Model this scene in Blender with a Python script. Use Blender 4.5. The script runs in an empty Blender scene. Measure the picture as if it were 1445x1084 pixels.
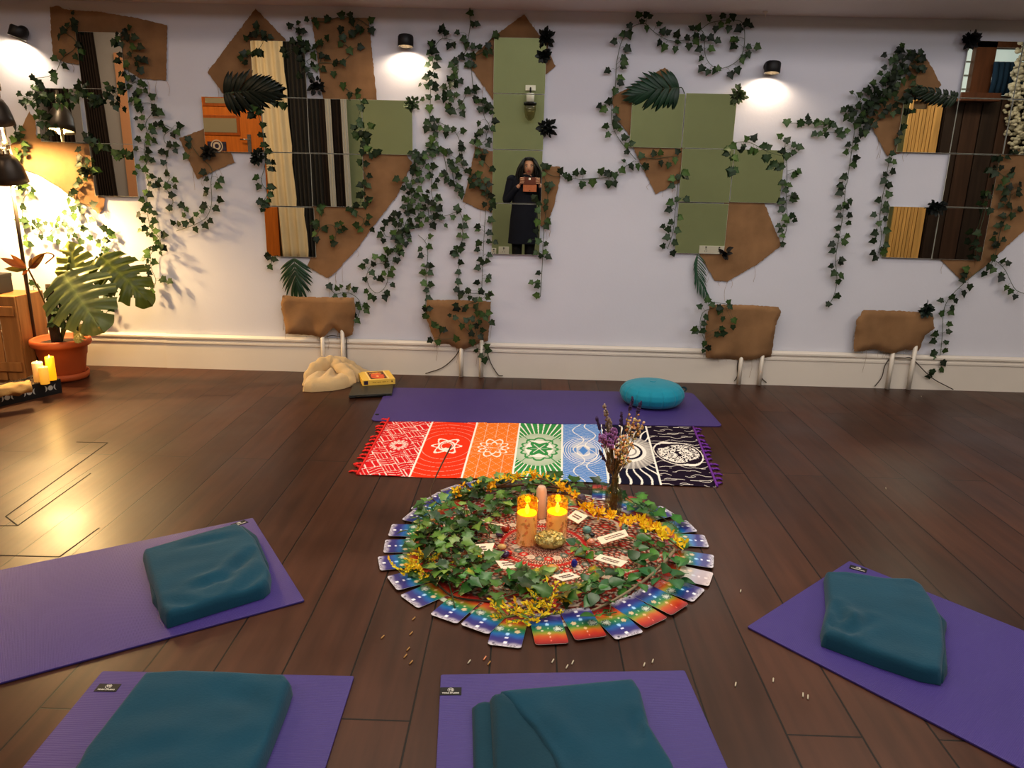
import bpy, math, random
import numpy as np
from mathutils import Vector, Matrix, noise
from mathutils.geometry import delaunay_2d_cdt
SC = bpy.context.scene
COL = SC.collection
V = Vector
PI = math.pi
H = 1.3          # eye height of the photographer's phone
D = 4.885        # distance from the phone to the mirror wall
FPX, TH, YA, RO = 1053.3, 0.26995, -0.015618, 0.024609
CF = V((math.sin(YA)*math.cos(TH), math.cos(YA)*math.cos(TH), -math.sin(TH)))
_r0 = V((math.cos(YA), -math.sin(YA), 0)); _u0 = _r0.cross(CF)
CR = _r0*math.cos(RO) + _u0*math.sin(RO); CU = -_r0*math.sin(RO) + _u0*math.cos(RO)
LAMP_E = 112
EYE = V((0, 0, H))
def ray(px, py): return CF + CR*((px-722.5)/FPX) - CU*((py-542)/FPX)
def wp(px, py, off=0.0):            # a place on the mirror wall (or off metres in front of it)
    r = ray(px, py); return EYE + r*((D-off)/r.y)
def fp(px, py, z=0.0):              # a place on the floor
    r = ray(px, py); return EYE + r*((z-H)/r.z)
def bp(px, py, yb):                 # a place at the back of the room, measured through the mirrors
    r = ray(px, py); p = EYE + r*((2*D-yb)/r.y); return V((p.x, yb, p.z))
CROP = dict(A=(0,0,3.614), B=(0,290,3.614), C=(280,0,3.614), Dd=(350,270,3.614), E=(560,0,4.337), F=(560,200,4.337),
            G=(820,0,3.614), Hh=(820,260,3.614), I=(1125,0,4.06), J=(1085,260,3.614))
def cr(k, *pts):
    x0, y0, s = CROP[k]; return [(x0+x/s, y0+y/s) for x, y in pts]
def lin(c): return tuple((x/255/12.92 if x/255 <= .04045 else ((x/255+.055)/1.055)**2.4) for x in c)
def L4(c): return (*lin(c), 1)

# ---------- tagging
def tag(o, label=None, cat=None, group=None, kind=None):
    if label: o['label'] = label
    if cat: o['category'] = cat
    if group: o['group'] = group
    if kind: o['kind'] = kind
    return o
def thing(name, label, cat, loc=(0,0,0), group=None, rz=0):
    o = bpy.data.objects.new(name, None); COL.objects.link(o)
    o.empty_display_size = .05; o.location = loc; o.rotation_euler = (0,0,rz)
    return tag(o, label, cat, group)

# ---------- mesh builder
def wloc(o):
    p=V(o.location)
    while o.parent: o=o.parent; p+=V(o.location)
    return p
class MB:
    def __init__(s): s.v=[]; s.f=[]; s.c=[]; s.mi=[]; s.sm=[]
    def add(s, vs, fs, col=None, mi=0, sm=True):
        n=len(s.v); s.v += [tuple(p) for p in vs]
        c = col if col is not None else (1,1,1)
        s.c += ([c]*len(vs) if not isinstance(c, list) else c)
        for f in fs: s.f.append(tuple(n+i for i in f)); s.mi.append(mi); s.sm.append(sm)
        return s
    def box(s, c, sz, R=None, col=None, mi=0):
        hx,hy,hz = sz[0]/2, sz[1]/2, sz[2]/2; c=V(c)
        vs=[V((x*hx,y*hy,z*hz)) for z in (-1,1) for y in (-1,1) for x in (-1,1)]
        if R: vs=[R@v for v in vs]
        return s.add([c+v for v in vs], [(0,2,3,1),(4,5,7,6),(0,1,5,4),(2,6,7,3),(0,4,6,2),(1,3,7,5)], col, mi, False)
    def tube(s, path, r, n=8, col=None, mi=0, cap=True, flat=1.0):
        P=[V(p) for p in path]; m=len(P)
        rr=[r]*m if not hasattr(r,'__len__') else list(r)
        vs=[]; fs=[]; up=None
        for i in range(m):
            t=(P[min(i+1,m-1)]-P[max(i-1,0)])
            t = t.normalized() if t.length>1e-9 else V((0,0,1))
            if up is None:
                up = t.orthogonal().normalized()
            up=(up-t*up.dot(t)); up = up.normalized() if up.length>1e-6 else t.orthogonal().normalized()
            b=t.cross(up)
            for k in range(n):
                a=2*PI*k/n; vs.append(P[i]+(up*math.cos(a)+b*math.sin(a)*flat)*rr[i])
        for i in range(m-1):
            for k in range(n):
                a=i*n+k; b2=i*n+(k+1)%n; fs.append((a,b2,b2+n,a+n))
        if cap: fs.append(tuple(range(n-1,-1,-1))); fs.append(tuple((m-1)*n+k for k in range(n)))
        return s.add(vs, fs, col, mi)
    def lathe(s, prof, n=32, c=(0,0,0), col=None, mi=0, fn=None, R=None, close=True):
        c=V(c); vs=[]; fs=[]; m=len(prof)
        for r,z in prof:
            for k in range(n):
                a=2*PI*k/n; rr=r*(fn(a,r,z) if fn else 1)
                p=V((rr*math.cos(a), rr*math.sin(a), z)); vs.append(c+(R@p if R else p))
        for i in range(m-1):
            for k in range(n):
                a=i*n+k; b=i*n+(k+1)%n; fs.append((a,b,b+n,a+n))
        if close: fs.append(tuple(range(n-1,-1,-1))); fs.append(tuple((m-1)*n+k for k in range(n)))
        return s.add(vs, fs, col, mi)
    def ball(s, c, r, sc=(1,1,1), nu=14, nv=9, col=None, mi=0, R=None, jit=0, seed=0):
        rn=random.Random(seed); prof=[]; vs=[]; fs=[]; c=V(c)
        for j in range(nv+1):
            t=PI*j/nv
            for k in range(nu):
                a=2*PI*k/nu; q=r*(1+ (rn.uniform(-jit,jit) if 0<j<nv else 0))
                p=V((q*math.sin(t)*math.cos(a)*sc[0], q*math.sin(t)*math.sin(a)*sc[1], -q*math.cos(t)*sc[2]))
                vs.append(c+(R@p if R else p))
        for j in range(nv):
            for k in range(nu):
                a=j*nu+k; b=j*nu+(k+1)%nu; fs.append((a,b,b+nu,a+nu))
        return s.add(vs, fs, col, mi)
    def prism(s, poly, off, col=None, mi=0):   # poly: 3D points (ccw seen from +off), extruded by off
        n=len(poly); P=[V(p) for p in poly]; o=V(off)
        vs=P+[p+o for p in P]
        fs=[tuple(range(n-1,-1,-1)), tuple(n+i for i in range(n))]+[(i,(i+1)%n,n+(i+1)%n,n+i) for i in range(n)]
        return s.add(vs, fs, col, mi, False)
    def grid(s, P, nu, nv, col=None, mi=0, skip=None):  # P: list of (nu+1)*(nv+1) points
        fs=[]
        for j in range(nv):
            for i in range(nu):
                if skip and skip(i,j): continue
                a=j*(nu+1)+i; fs.append((a,a+1,a+nu+2,a+nu+1))
        return s.add(P, fs, col, mi)
    def build(s, name, mats, parent=None, origin=None, local=False, smooth=None, bevel=0, sub=0, solid=0):
        me=bpy.data.meshes.new(name)
        vs=np.array(s.v, dtype=np.float64).reshape(-1,3)
        if parent is not None:
            o0 = np.zeros(3) if local else np.array(wloc(parent))
        else:
            if origin is None:
                lo=vs.min(0); hi=vs.max(0); origin=((lo[0]+hi[0])/2,(lo[1]+hi[1])/2,lo[2])
            o0=np.array(origin, dtype=np.float64)
        me.from_pydata((vs-o0).tolist(), [], s.f)
        at=me.color_attributes.new('Col','FLOAT_COLOR','POINT')
        c=np.ones((len(s.v),4),dtype=np.float32); c[:,:3]=np.array([x[:3] for x in s.c],dtype=np.float32)
        at.data.foreach_set('color', c.ravel())
        if not isinstance(mats,(list,tuple)): mats=[mats]
        for m in mats: me.materials.append(m)
        me.polygons.foreach_set('material_index', s.mi)
        me.polygons.foreach_set('use_smooth', [bool(x) if smooth is None else smooth for x in s.sm])
        me.update()
        o=bpy.data.objects.new(name, me); COL.objects.link(o)
        if parent is not None: o.parent=parent
        else: o.location=o0
        if bevel:
            b=o.modifiers.new('bevel','BEVEL'); b.width=bevel; b.segments=2; b.limit_method='ANGLE'; b.angle_limit=.6
        if solid:
            b=o.modifiers.new('solid','SOLIDIFY'); b.thickness=solid; b.offset=-1
        if sub:
            b=o.modifiers.new('sub','SUBSURF'); b.levels=sub; b.render_levels=sub
        return o
def dup(o, parent=None):
    c=o.copy(); COL.objects.link(c)
    if parent is not None: c.parent=parent
    for ch in [x for x in COL.objects if x.parent==o]: dup(ch, c)
    return c
def catmull(P, per=6):
    P=[V(p) for p in P]
    if len(P)<3: return [P[0].lerp(P[-1], i/per) for i in range(per+1)]
    Q=[P[0]*2-P[1]]+P+[P[-1]*2-P[-2]]; out=[]
    for i in range(1,len(Q)-2):
        a,b,c,d=Q[i-1],Q[i],Q[i+1],Q[i+2]
        for k in range(per):
            t=k/per; out.append(.5*((2*b)+(c-a)*t+(2*a-5*b+4*c-d)*t*t+(3*b-a-3*c+d)*t**3))
    out.append(P[-1]); return out
def basis(x, z):   # rotation whose x axis is x and z axis is near z
    x=V(x).normalized(); y=V(z).cross(x).normalized(); z=x.cross(y)
    return Matrix((x,y,z)).transposed()

# ---------- materials
_mc={}
def M(name, col=(128,128,128), rough=.6, metal=0, nz=None, bump=None, attr=False, emit=None, trans=0, spec=None, sheen=0, wave=None, coat=0, ior=None, srgb=True, sss=0, trl=0):
    if name in _mc: return _mc[name]
    m=bpy.data.materials.new(name); m.use_nodes=True; nt=m.node_tree; N=nt.nodes; K=nt.links
    b=N['Principled BSDF']; c = lin(col) if srgb else col
    tc=N.new('ShaderNodeTexCoord')
    src=None
    if attr:
        a=N.new('ShaderNodeAttribute'); a.attribute_name='Col'; src=a.outputs['Color']
    if nz or attr or wave:
        mx=N.new('ShaderNodeMix'); mx.data_type='RGBA'; mx.blend_type='MULTIPLY'; mx.inputs[0].default_value=1
        if src: K.new(src, mx.inputs[6])
        else: mx.inputs[6].default_value=(*c,1)
        if nz:
            n=N.new('ShaderNodeTexNoise'); n.inputs['Scale'].default_value=nz[0]; n.inputs['Detail'].default_value=6
            if len(nz)>2:
                mp=N.new('ShaderNodeMapping'); mp.inputs['Scale'].default_value=nz[2]; K.new(tc.outputs['Object'],mp.inputs[0]); K.new(mp.outputs[0],n.inputs['Vector'])
            else: K.new(tc.outputs['Object'], n.inputs['Vector'])
            r=N.new('ShaderNodeMapRange'); r.inputs[1].default_value=.3; r.inputs[2].default_value=.7
            r.inputs[3].default_value=1-nz[1]; r.inputs[4].default_value=1+nz[1]; K.new(n.outputs[0], r.inputs[0]); K.new(r.outputs[0], mx.inputs[7])
        else: mx.inputs[7].default_value=(1,1,1,1)
        K.new(mx.outputs[2], b.inputs['Base Color'])
    else: b.inputs['Base Color'].default_value=(*c,1)
    b.inputs['Roughness'].default_value=rough; b.inputs['Metallic'].default_value=metal
    if spec is not None: b.inputs['Specular IOR Level'].default_value=spec
    if trans: b.inputs['Transmission Weight'].default_value=trans
    if ior: b.inputs['IOR'].default_value=ior
    if sheen: b.inputs['Sheen Weight'].default_value=sheen; b.inputs['Sheen Roughness'].default_value=.5
    if coat: b.inputs['Coat Weight'].default_value=coat
    if sss: b.inputs['Subsurface Weight'].default_value=sss; b.inputs['Subsurface Radius'].default_value=(.02,.01,.005)
    if emit:
        e=emit[0]; b.inputs['Emission Color'].default_value=(*lin(e),1); b.inputs['Emission Strength'].default_value=emit[1]
    if bump:
        bn=N.new('ShaderNodeBump'); bn.inputs['Strength'].default_value=bump[1]; bn.inputs['Distance'].default_value=.01 if len(bump)<3 else bump[2]
        n=N.new('ShaderNodeTexNoise'); n.inputs['Scale'].default_value=bump[0]; n.inputs['Detail'].default_value=4
        K.new(tc.outputs['Object'],n.inputs['Vector']); K.new(n.outputs[0],bn.inputs['Height']); K.new(bn.outputs[0], b.inputs['Normal'])
    if wave:   # two crossed thread waves: (scale, strength)
        bn=N.new('ShaderNodeBump'); bn.inputs['Strength'].default_value=wave[1]; bn.inputs['Distance'].default_value=.002
        hs=[]
        for d in wave[2]:
            w=N.new('ShaderNodeTexWave'); w.bands_direction=d; w.inputs['Scale'].default_value=wave[0]; w.inputs['Distortion'].default_value=.6
            K.new(tc.outputs['Object'],w.inputs['Vector']); hs.append(w.outputs['Fac'])
        if len(hs)==2:
            ad=N.new('ShaderNodeMath'); ad.operation='ADD'; K.new(hs[0],ad.inputs[0]); K.new(hs[1],ad.inputs[1]); hs=[ad.outputs[0]]
        K.new(hs[0],bn.inputs['Height']); K.new(bn.outputs[0], b.inputs['Normal'])
    if trl:   # light shining through thin leaf
        t=N.new('ShaderNodeBsdfTranslucent'); ms=N.new('ShaderNodeMixShader'); ms.inputs[0].default_value=trl
        K.new(mx.outputs[2], t.inputs['Color']); K.new(b.outputs[0],ms.inputs[1]); K.new(t.outputs[0],ms.inputs[2])
        K.new(ms.outputs[0], N['Material Output'].inputs['Surface'])
    _mc[name]=m; return m
def glass(name, col=(240,240,230), rough=.0, fac=.12):   # thin clear glass that lets light through
    if name in _mc: return _mc[name]
    m=bpy.data.materials.new(name); m.use_nodes=True; nt=m.node_tree; N=nt.nodes; K=nt.links
    N.remove(N['Principled BSDF']); t=N.new('ShaderNodeBsdfTransparent'); t.inputs[0].default_value=L4(col)
    g=N.new('ShaderNodeBsdfGlossy'); g.inputs['Roughness'].default_value=rough
    f=N.new('ShaderNodeLayerWeight'); f.inputs[0].default_value=.12
    a=N.new('ShaderNodeMath'); a.operation='MULTIPLY_ADD'; a.inputs[1].default_value=.6; a.inputs[2].default_value=fac*.35; a.use_clamp=True; K.new(f.outputs['Facing'],a.inputs[0])
    ms=N.new('ShaderNodeMixShader'); K.new(a.outputs[0],ms.inputs[0]); K.new(t.outputs[0],ms.inputs[1]); K.new(g.outputs[0],ms.inputs[2])
    K.new(ms.outputs[0],N['Material Output'].inputs[0]); _mc[name]=m; return m
def lettering(txt, size, origin, xdir, zdir, mat, parent, name='lettering', bold=0):
    cu=bpy.data.curves.new('t','FONT'); cu.body=txt; cu.size=size; cu.align_x='CENTER'; cu.align_y='CENTER'; cu.extrude=.0002; cu.offset=bold
    o=bpy.data.objects.new('t',cu); COL.objects.link(o); bpy.context.view_layer.update()
    me=bpy.data.meshes.new_from_object(o.evaluated_get(bpy.context.evaluated_depsgraph_get()))
    bpy.data.objects.remove(o); bpy.data.curves.remove(cu); me.name=name
    R=basis(xdir, zdir).to_4x4(); me.transform(Matrix.Translation(V(origin)-wloc(parent))@R)
    me.materials.clear(); me.materials.append(mat)
    q=bpy.data.objects.new(name,me); COL.objects.link(q); q.parent=parent; return q

# ---------- camera
cd=bpy.data.cameras.new('camera'); cam=bpy.data.objects.new('camera',cd); COL.objects.link(cam)
cd.sensor_width=36; cd.lens=FPX/1445*36; cd.clip_start=.05; cd.clip_end=60
cam.matrix_world=Matrix.Translation(EYE)@Matrix((CR,CU,-CF)).transposed().to_4x4()
SC.camera=cam
SC.view_settings.view_transform='Standard'; SC.view_settings.look='Medium High Contrast'
# ================= the setting
XL, XR, YB, ZC, ZT = -7.6, 7.9, -1.15, 2.263, 3.5
wallpaint=M('wall_paint',(214,214,223),.75,nz=(1.3,.03),bump=(60,.05))
greenpaint=M('green_paint',(150,158,122),.7,nz=(1.2,.05))
ceilpaint=M('ceiling_paint',(226,220,214),.8,nz=(1,.03))
skirtpaint=M('skirting_paint',(224,216,206),.4,nz=(2,.03))
def struct(name, mb, m, **k): return tag(mb.build(name,m,**k), kind='structure')
def floor_mat():
    m=bpy.data.materials.new('old_floorboards'); m.use_nodes=True; nt=m.node_tree; N=nt.nodes; K=nt.links; b=N['Principled BSDF']
    tc=N.new('ShaderNodeTexCoord'); mp=N.new('ShaderNodeMapping'); mp.inputs['Rotation'].default_value=(0,0,PI/2); mp.inputs['Location'].default_value=(.55,.07,0)
    K.new(tc.outputs['Object'],mp.inputs[0])
    br=N.new('ShaderNodeTexBrick'); br.offset=.37; br.offset_frequency=2; br.squash=1
    I=br.inputs; I['Scale'].default_value=1; I['Brick Width'].default_value=2.7; I['Row Height'].default_value=.185; I['Mortar Size'].default_value=.0028; I['Mortar Smooth'].default_value=.25; I['Bias'].default_value=0
    I['Color1'].default_value=(.042,.016,.009,1); I['Color2'].default_value=(.070,.027,.015,1); I['Mortar'].default_value=(.006,.003,.002,1)
    K.new(mp.outputs[0],br.inputs['Vector'])
    mp2=N.new('ShaderNodeMapping'); mp2.inputs['Scale'].default_value=(9,.7,1); K.new(tc.outputs['Object'],mp2.inputs[0])
    n=N.new('ShaderNodeTexNoise'); n.inputs['Scale'].default_value=3; n.inputs['Detail'].default_value=8; K.new(mp2.outputs[0],n.inputs['Vector'])
    n2=N.new('ShaderNodeTexNoise'); n2.inputs['Scale'].default_value=1.7; n2.inputs['Detail'].default_value=5; K.new(tc.outputs['Object'],n2.inputs['Vector'])
    def mr(s,a,bb,lo=.3,hi=.7):
        r=N.new('ShaderNodeMapRange'); r.inputs[1].default_value=lo; r.inputs[2].default_value=hi; r.inputs[3].default_value=a; r.inputs[4].default_value=bb; K.new(s,r.inputs[0]); return r.outputs[0]
    def mul(a,f):
        x=N.new('ShaderNodeMix'); x.data_type='RGBA'; x.blend_type='MULTIPLY'; x.inputs[0].default_value=1; K.new(a,x.inputs[6]); K.new(f,x.inputs[7]); return x.outputs[2]
    c=mul(mul(br.outputs['Color'],mr(n.outputs[0],.75,1.25)),mr(n2.outputs[0],.7,1.3)); K.new(c,b.inputs['Base Color'])
    K.new(mr(n2.outputs[0],.29,.48),b.inputs['Roughness'])
    b.inputs['Specular IOR Level'].default_value=.42
    ad=N.new('ShaderNodeMath'); ad.operation='MULTIPLY_ADD'; ad.inputs[1].default_value=.25; K.new(n.outputs[0],ad.inputs[0])
    sb=N.new('ShaderNodeMath'); sb.operation='SUBTRACT'; sb.inputs[0].default_value=1; K.new(br.outputs['Fac'],sb.inputs[1]); K.new(sb.outputs[0],ad.inputs[2])
    bn=N.new('ShaderNodeBump'); bn.inputs['Strength'].default_value=.5; bn.inputs['Distance'].default_value=.004; K.new(ad.outputs[0],bn.inputs['Height']); K.new(bn.outputs[0],b.inputs['Normal'])
    return m
W=XR-XL; xc=(XL+XR)/2; yc=(D+YB)/2
struct('floor',MB().box((xc,yc,-.05),(W+.4,D-YB+.4,.1)),floor_mat(),origin=(0,0,0))
struct('wall_front',MB().box((xc,D+.06,ZT/2),(W,.12,ZT)),wallpaint,origin=(0,D,0))
struct('wall_back',MB().box((xc,YB-.06,ZT/2),(W,.12,ZT)),greenpaint,origin=(0,YB,0))
struct('wall_left',MB().box((XL-.06,yc,ZT/2),(.12,D-YB,ZT)),M('grey_paint',(150,150,150),.7),origin=(XL,0,0))
struct('wall_right',MB().box((XR+.06,yc,ZT/2),(.12,D-YB,ZT)),M('grey_paint'),origin=(XR,0,0))
cm=MB(); cm.box((xc,yc,ZT+.05),(W,D-YB,.1)); cm.box((xc,D-.3,(ZC+ZT)/2),(W,.6,ZT-ZC))
struct('ceiling',cm,ceilpaint,origin=(0,D,ZC))
# skirting board with moulded top
zs=.2334; prof=[(0,0),(.024,0),(.024,zs-.062),(.030,zs-.058),(.030,zs-.045),(.022,zs-.040),(.022,zs-.030),(.034,zs-.024),(.034,zs-.012),(.018,zs),(0,zs)]
def skirting(name,x0,x1,dy=0):
    k=MB(); P0=[V((x0,D-a-dy,z)) for a,z in prof]; n=len(prof)
    P1=[V((x1,D-a-dy,z)) for a,z in prof]
    k.add(P0+P1,[(i,(i+1)%n,n+(i+1)%n,n+i) for i in range(n)]+[tuple(range(n-1,-1,-1)),tuple(range(n,2*n))],sm=False)
    return struct(name,k,skirtpaint,origin=(x0,D,0))
xj=wp(237,500).x
skirting('baseboard_front_left',XL,xj); skirting('baseboard_front',xj,XR,.006)
# ---- things at the back of the room, seen in the mirrors
orange=M('orange_pine',(196,112,38),.45,nz=(3,.15,(12,12,1))); pine=M('knotty_pine',(226,178,110),.45,nz=(2.5,.22,(10,10,.7)))
dkbrown=M('dark_wood',(60,46,38),.5,nz=(2,.3,(9,9,.6))); dkcurt=M('dark_ribbed_curtain',(52,40,36),.9); grycurt=M('charcoal_curtain',(62,58,56),.9)
cream=M('cream_curtain',(226,208,176),.9,nz=(3,.05)); pale=M('pale_curtain',(196,192,186),.9)
white=M('white_plastic',(232,228,220),.35); black=M('black_metal',(26,24,24),.4,metal=.2); frost=M('frosted_pane',(150,140,118),.25)
yb=YB+.03
def xr(px,py=250,y=yb): return bp(px,py,y).x
def zr(px,py,y=yb): return bp(px,py,y).z
def curtain(name,x0,x1,z0,z1,mat,label,y=yb+.06,folds=9,amp=.03,lean=0.0,scallop=0,group=None):
    nu=max(24,folds*8); nv=14; P=[]
    for j in range(nv+1):
        t=j/nv; z=z1+(z0-z1)*t
        for i in range(nu+1):
            u=i/nu; xx=x0+(x1-x0)*u+lean*t
            if scallop and i==nu: xx+=.03*abs(math.sin(z*22))
            P.append(V((xx, y+amp*math.sin(u*folds*2*PI)*(.6+.4*t), z)))
    m=MB().grid(P,nu,nv); o=m.build(name,mat,solid=.004); return tag(o,label,'curtain',group)
# pale grey-lilac stretch of wall to the left of the door
struct('trim_1',MB().box((xr(150)-.9,YB+.012,1.75),(3.4,.02,3.45)),M('lilac_paint',(176,172,176),.7),origin=(xr(150),YB,0))
curtain('curtain',xr(112,60),xr(137,60),.05,3.2,dkcurt,'dark brown ribbed curtain mirrored in the narrow leftmost column of tiles',folds=7,amp=.05,lean=.12)
curtain('curtain',xr(98,150)-.25,xr(122,160)-.18,.05,3.2,dkcurt,'dark ribbed curtain mirrored in the tile beside the reflected lamp shade',folds=6,amp=.05,lean=.05)
def make_door():
    x0=xr(200,200)-.02; x1=xr(186,200); 
# peach door frame edge mirrored at the right of the first column
tag(MB().box((xr(191,180),YB+.05,1.4),(.3,.06,2.8)).build('door_frame_post',M('peach_paint',(214,160,124),.6),bevel=.005),'peach painted door frame post mirrored in the leftmost tile column','door frame')
dx0=xr(262,180); dx1=xr(379,220); dz=zr(330,118); dw=dx1-dx0
dl=thing('door_1',None,None,((dx0+dx1)/2,yb,0)); dl['kind']='structure'
MB().box(((dx0+dx1)/2,yb+.03,dz/2),(dw,.05,dz)).build('door_leaf',orange,dl,bevel=.006)
for (a,b_,c_,d_) in ((294,139,322,147),(291,167,339,188)):
    p=bp(a,b_,yb); q=bp(c_,d_,yb)
    f=MB().box(((p.x+q.x)/2,yb+.058,(p.z+q.z)/2),(abs(q.x-p.x)+.08,.016,abs(p.z-q.z)+.08)).build('panel_frame',M('dark_orange_pine',(160,84,26),.45,nz=(3,.15,(12,12,1))),dl,bevel=.004)
    g=MB().box(((p.x+q.x)/2,yb+.067,(p.z+q.z)/2),(abs(q.x-p.x),.006,abs(p.z-q.z))).build('pane',frost,f)
p=bp(356,203,yb); hm=MB(); hm.box((p.x,yb+.06,p.z),(.05,.012,.24)); hm.tube([(p.x,yb+.06,p.z+.05),(p.x,yb+.11,p.z+.05),(p.x-.11,yb+.11,p.z+.05)],.01); hm.build('door_handle',M('steel',(190,186,180),.25,metal=1),dl)
p=bp(297,200,yb); q=bp(324,213,yb)
po=thing('poster','small dark blue poster with a pale mandala on the orange door','poster',((p.x+q.x)/2,yb+.07,q.z))
MB().box(((p.x+q.x)/2,yb+.063,(p.z+q.z)/2),(q.x-p.x,.004,p.z-q.z)).build('sheet',M('poster_blue',(58,52,74),.5,nz=(20,.5)),po)
dm=MB()
for r0,r1 in ((.03,.055),(.07,.085)):
    for k in range(24):
        a0,a1=2*PI*k/24,2*PI*(k+1)/24
        dm.add([V(((p.x+q.x)/2+r*math.cos(a),yb+.0665,(p.z+q.z)/2+r*math.sin(a))) for r,a in ((r0,a0),(r1,a0),(r1,a1),(r0,a1))],[(0,1,2,3)])
dm.build('mandala_print',M('pale_print',(200,184,168),.6),po)
curtain('curtain',xr(376,150)-.07,xr(405,150),.0,3.3,cream,'cream curtain with scalloped edge mirrored beside the orange door',folds=3,amp=.035,lean=.12,scallop=1,y=yb+.12)
curtain('curtain_valance',xr(345,100),xr(384,100),dz+.04,3.3,cream,'cream curtain valance mirrored above the orange door',folds=3,amp=.03,y=yb+.1)
curtain('curtain',xr(404,150),xr(452,150),.0,3.3,grycurt,'charcoal curtain mirrored between the cream curtain and brown curtain',folds=8,amp=.03,lean=.06)
curtain('curtain',xr(451,150),xr(487,150),.0,2.9,dkcurt,'dark brown curtain with pale striped borders mirrored next to the green wall',folds=6,amp=.02,lean=.06,y=yb+.05)
for a,lb in ((461,'pale curtain strip mirrored against the dark brown curtain, nearer the charcoal curtain'),(483,'pale curtain strip mirrored at the edge of the green wall')):
    curtain('curtain_strip',xr(a,150),xr(a+8,150),.0,2.9,pale,lb,folds=2,amp=.012,lean=.06,y=yb+.11)
# wall lamp with a glass jar, unlit, on the green wall
p=bp(748,150,YB); jl=thing('wall_lamp','unlit wall lamp with white cup and clear glass jar on the green wall','lamp',(p.x,YB,p.z))
MB().box((p.x,YB+.012,p.z+.23),(.14,.024,.07)).build('wall_plate',white,jl,bevel=.004)
MB().tube([(p.x,YB+.02,p.z+.2),(p.x,YB+.09,p.z+.22),(p.x,YB+.14,p.z+.16)],.012).build('arm',black,jl)
MB().lathe([(.05,.02),(.055,.13),(.05,.15),(.0,.15)],20,(p.x,YB+.14,p.z)).build('cup',white,jl)
MB().lathe([(.085,0),(.09,.03),(.05,.04)],20,(p.x,YB+.14,p.z)).build('collar',black,jl)
MB().lathe([(.075,0),(.08,-.06),(.06,-.16),(.02,-.2),(.0,-.2)],20,(p.x,YB+.14,p.z)).build('jar',glass('lamp_glass',(225,220,200),.02,.2),jl)
def socket(px,py,w,label):
    p=bp(px,py,YB); s=thing('wall_socket',label,'socket',(p.x,YB,p.z))
    MB().box((p.x,YB+.008,p.z),(w,.016,.13)).build('faceplate',white,s,bevel=.004)
    for dx in ((-w/4,w/4) if w>.2 else (0,)):
        k=MB()
        for a,b_ in ((0,.02),(-.014,-.01),(.014,-.01)): k.box((p.x+dx+a,YB+.017,p.z+b_),(.007,.004,.012))
        k.box((p.x+dx,YB+.018,p.z+.045),(.02,.006,.014))
        k.build('socket_outlet',black,s)
socket(1004,353,.38,'white double wall socket mirrored at the foot of the mirror cluster behind the palm frond')
socket(711,354,.15,'white wall socket mirrored beside the legs of the person in navy')
socket(697,356,.07,'white narrow wall socket mirrored at the corner of the tall tile column')
# pine boards, dark cupboard, window and hanging blossom, mirrored at the far right
x0=xr(1262,180); x1=xr(1308,180); pz=zr(1290,141)
pb=thing('pine_shutter','orange knotty pine board panel with a hand slot, mirrored at right','panel',((x0+x1)/2,yb,0))
n=7; w=(x1-x0-.12)/n; zsl=zr(1285,152)
for i in range(n):
    xx=x0+w*(i+.5)
    k=MB()
    if i in (1,2,3,4): k.box((xx,yb+.3,(zsl-.05)/2),(w-.008,.03,zsl-.05)); k.box((xx,yb+.3,(zsl+.05+pz)/2),(w-.008,.03,pz-zsl-.05))
    else: k.box((xx,yb+.3,pz/2),(w-.008,.03,pz))
    k.build('board',pine,pb)
MB().box((x1-.06,yb+.16,pz/2),(.1,.3,pz)).build('side_board',pine,pb); MB().box(((x0+x1)/2,yb+.16,pz+.012),(x1-x0,.32,.024)).build('top_board',pine,pb)
MB().box(((x0+x1)/2-.06,yb+.24,zsl),(x1-x0-.2,.02,.16)).build('slot_backing',M('slot_grey',(120,104,84),.8),pb)
cx0=x1+.02; cx1=xr(1405,200); cz=zr(1400,139)
cb=thing('cupboard','tall dark brown plank cupboard mirrored next to the pine panel','cupboard',((cx0+cx1)/2,yb,0))
MB().box(((cx0+cx1)/2,yb+.15,cz/2),(cx1-cx0,.3,cz)).build('carcass',dkbrown,cb)
n=4
for i in range(n):
    w=(cx1-cx0)/n; MB().box((cx0+w*(i+.5),yb+.315,cz/2),(w-.016,.03,cz-.05)).build('door_plank',[dkbrown,M('dark_wood_red',(78,56,44),.5,nz=(2,.3,(9,9,.6)))][i%2],cb,bevel=.004)
MB().box((cx0+.3,yb+.36,zr(1350,132)-.1),(.5,.4,.1)).build('shelf',M('brown_shelf',(96,58,36),.5,nz=(2,.2,(9,9,1))),cb)
bx0=cx1; bk=M('brick_grey',(84,74,64),.85,nz=(4,.3),bump=(14,.6,.03))
br=thing('brick_pier','rough grey brick pier mirrored at the far right edge','brick pier',(bx0+.7,yb,0))
bm=MB()
for j in range(33):
    for i in range(6):
        bm.box((bx0+.12+i*.205+(.1 if j%2 else 0),yb+.13,.04+j*.078),(.192,.14+.03*((i*7+j*3)%4),.066),mi=0)
bm.build('courses',bk,br); MB().box((bx0+.62,yb+.05,1.28),(1.2,.09,2.56)).build('mortar',M('mortar_grey',(60,54,48),.9),br)
tag(MB().box((bx0+.55,yb+.3,zr(1440,190)),(.3,.1,.75)).build('wall_box',M('red_brown_box',(104,56,36),.5),bevel=.01),'red-brown box mounted on the mirrored brick pier','box')
wx0=xr(1345,90)-.1; wx1=xr(1445,90)+.6; wz0=cz+.02; wz1=ZT
win=thing('window_1',None,None,((wx0+wx1)/2,yb,wz0)); win['kind']='structure'
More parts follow.
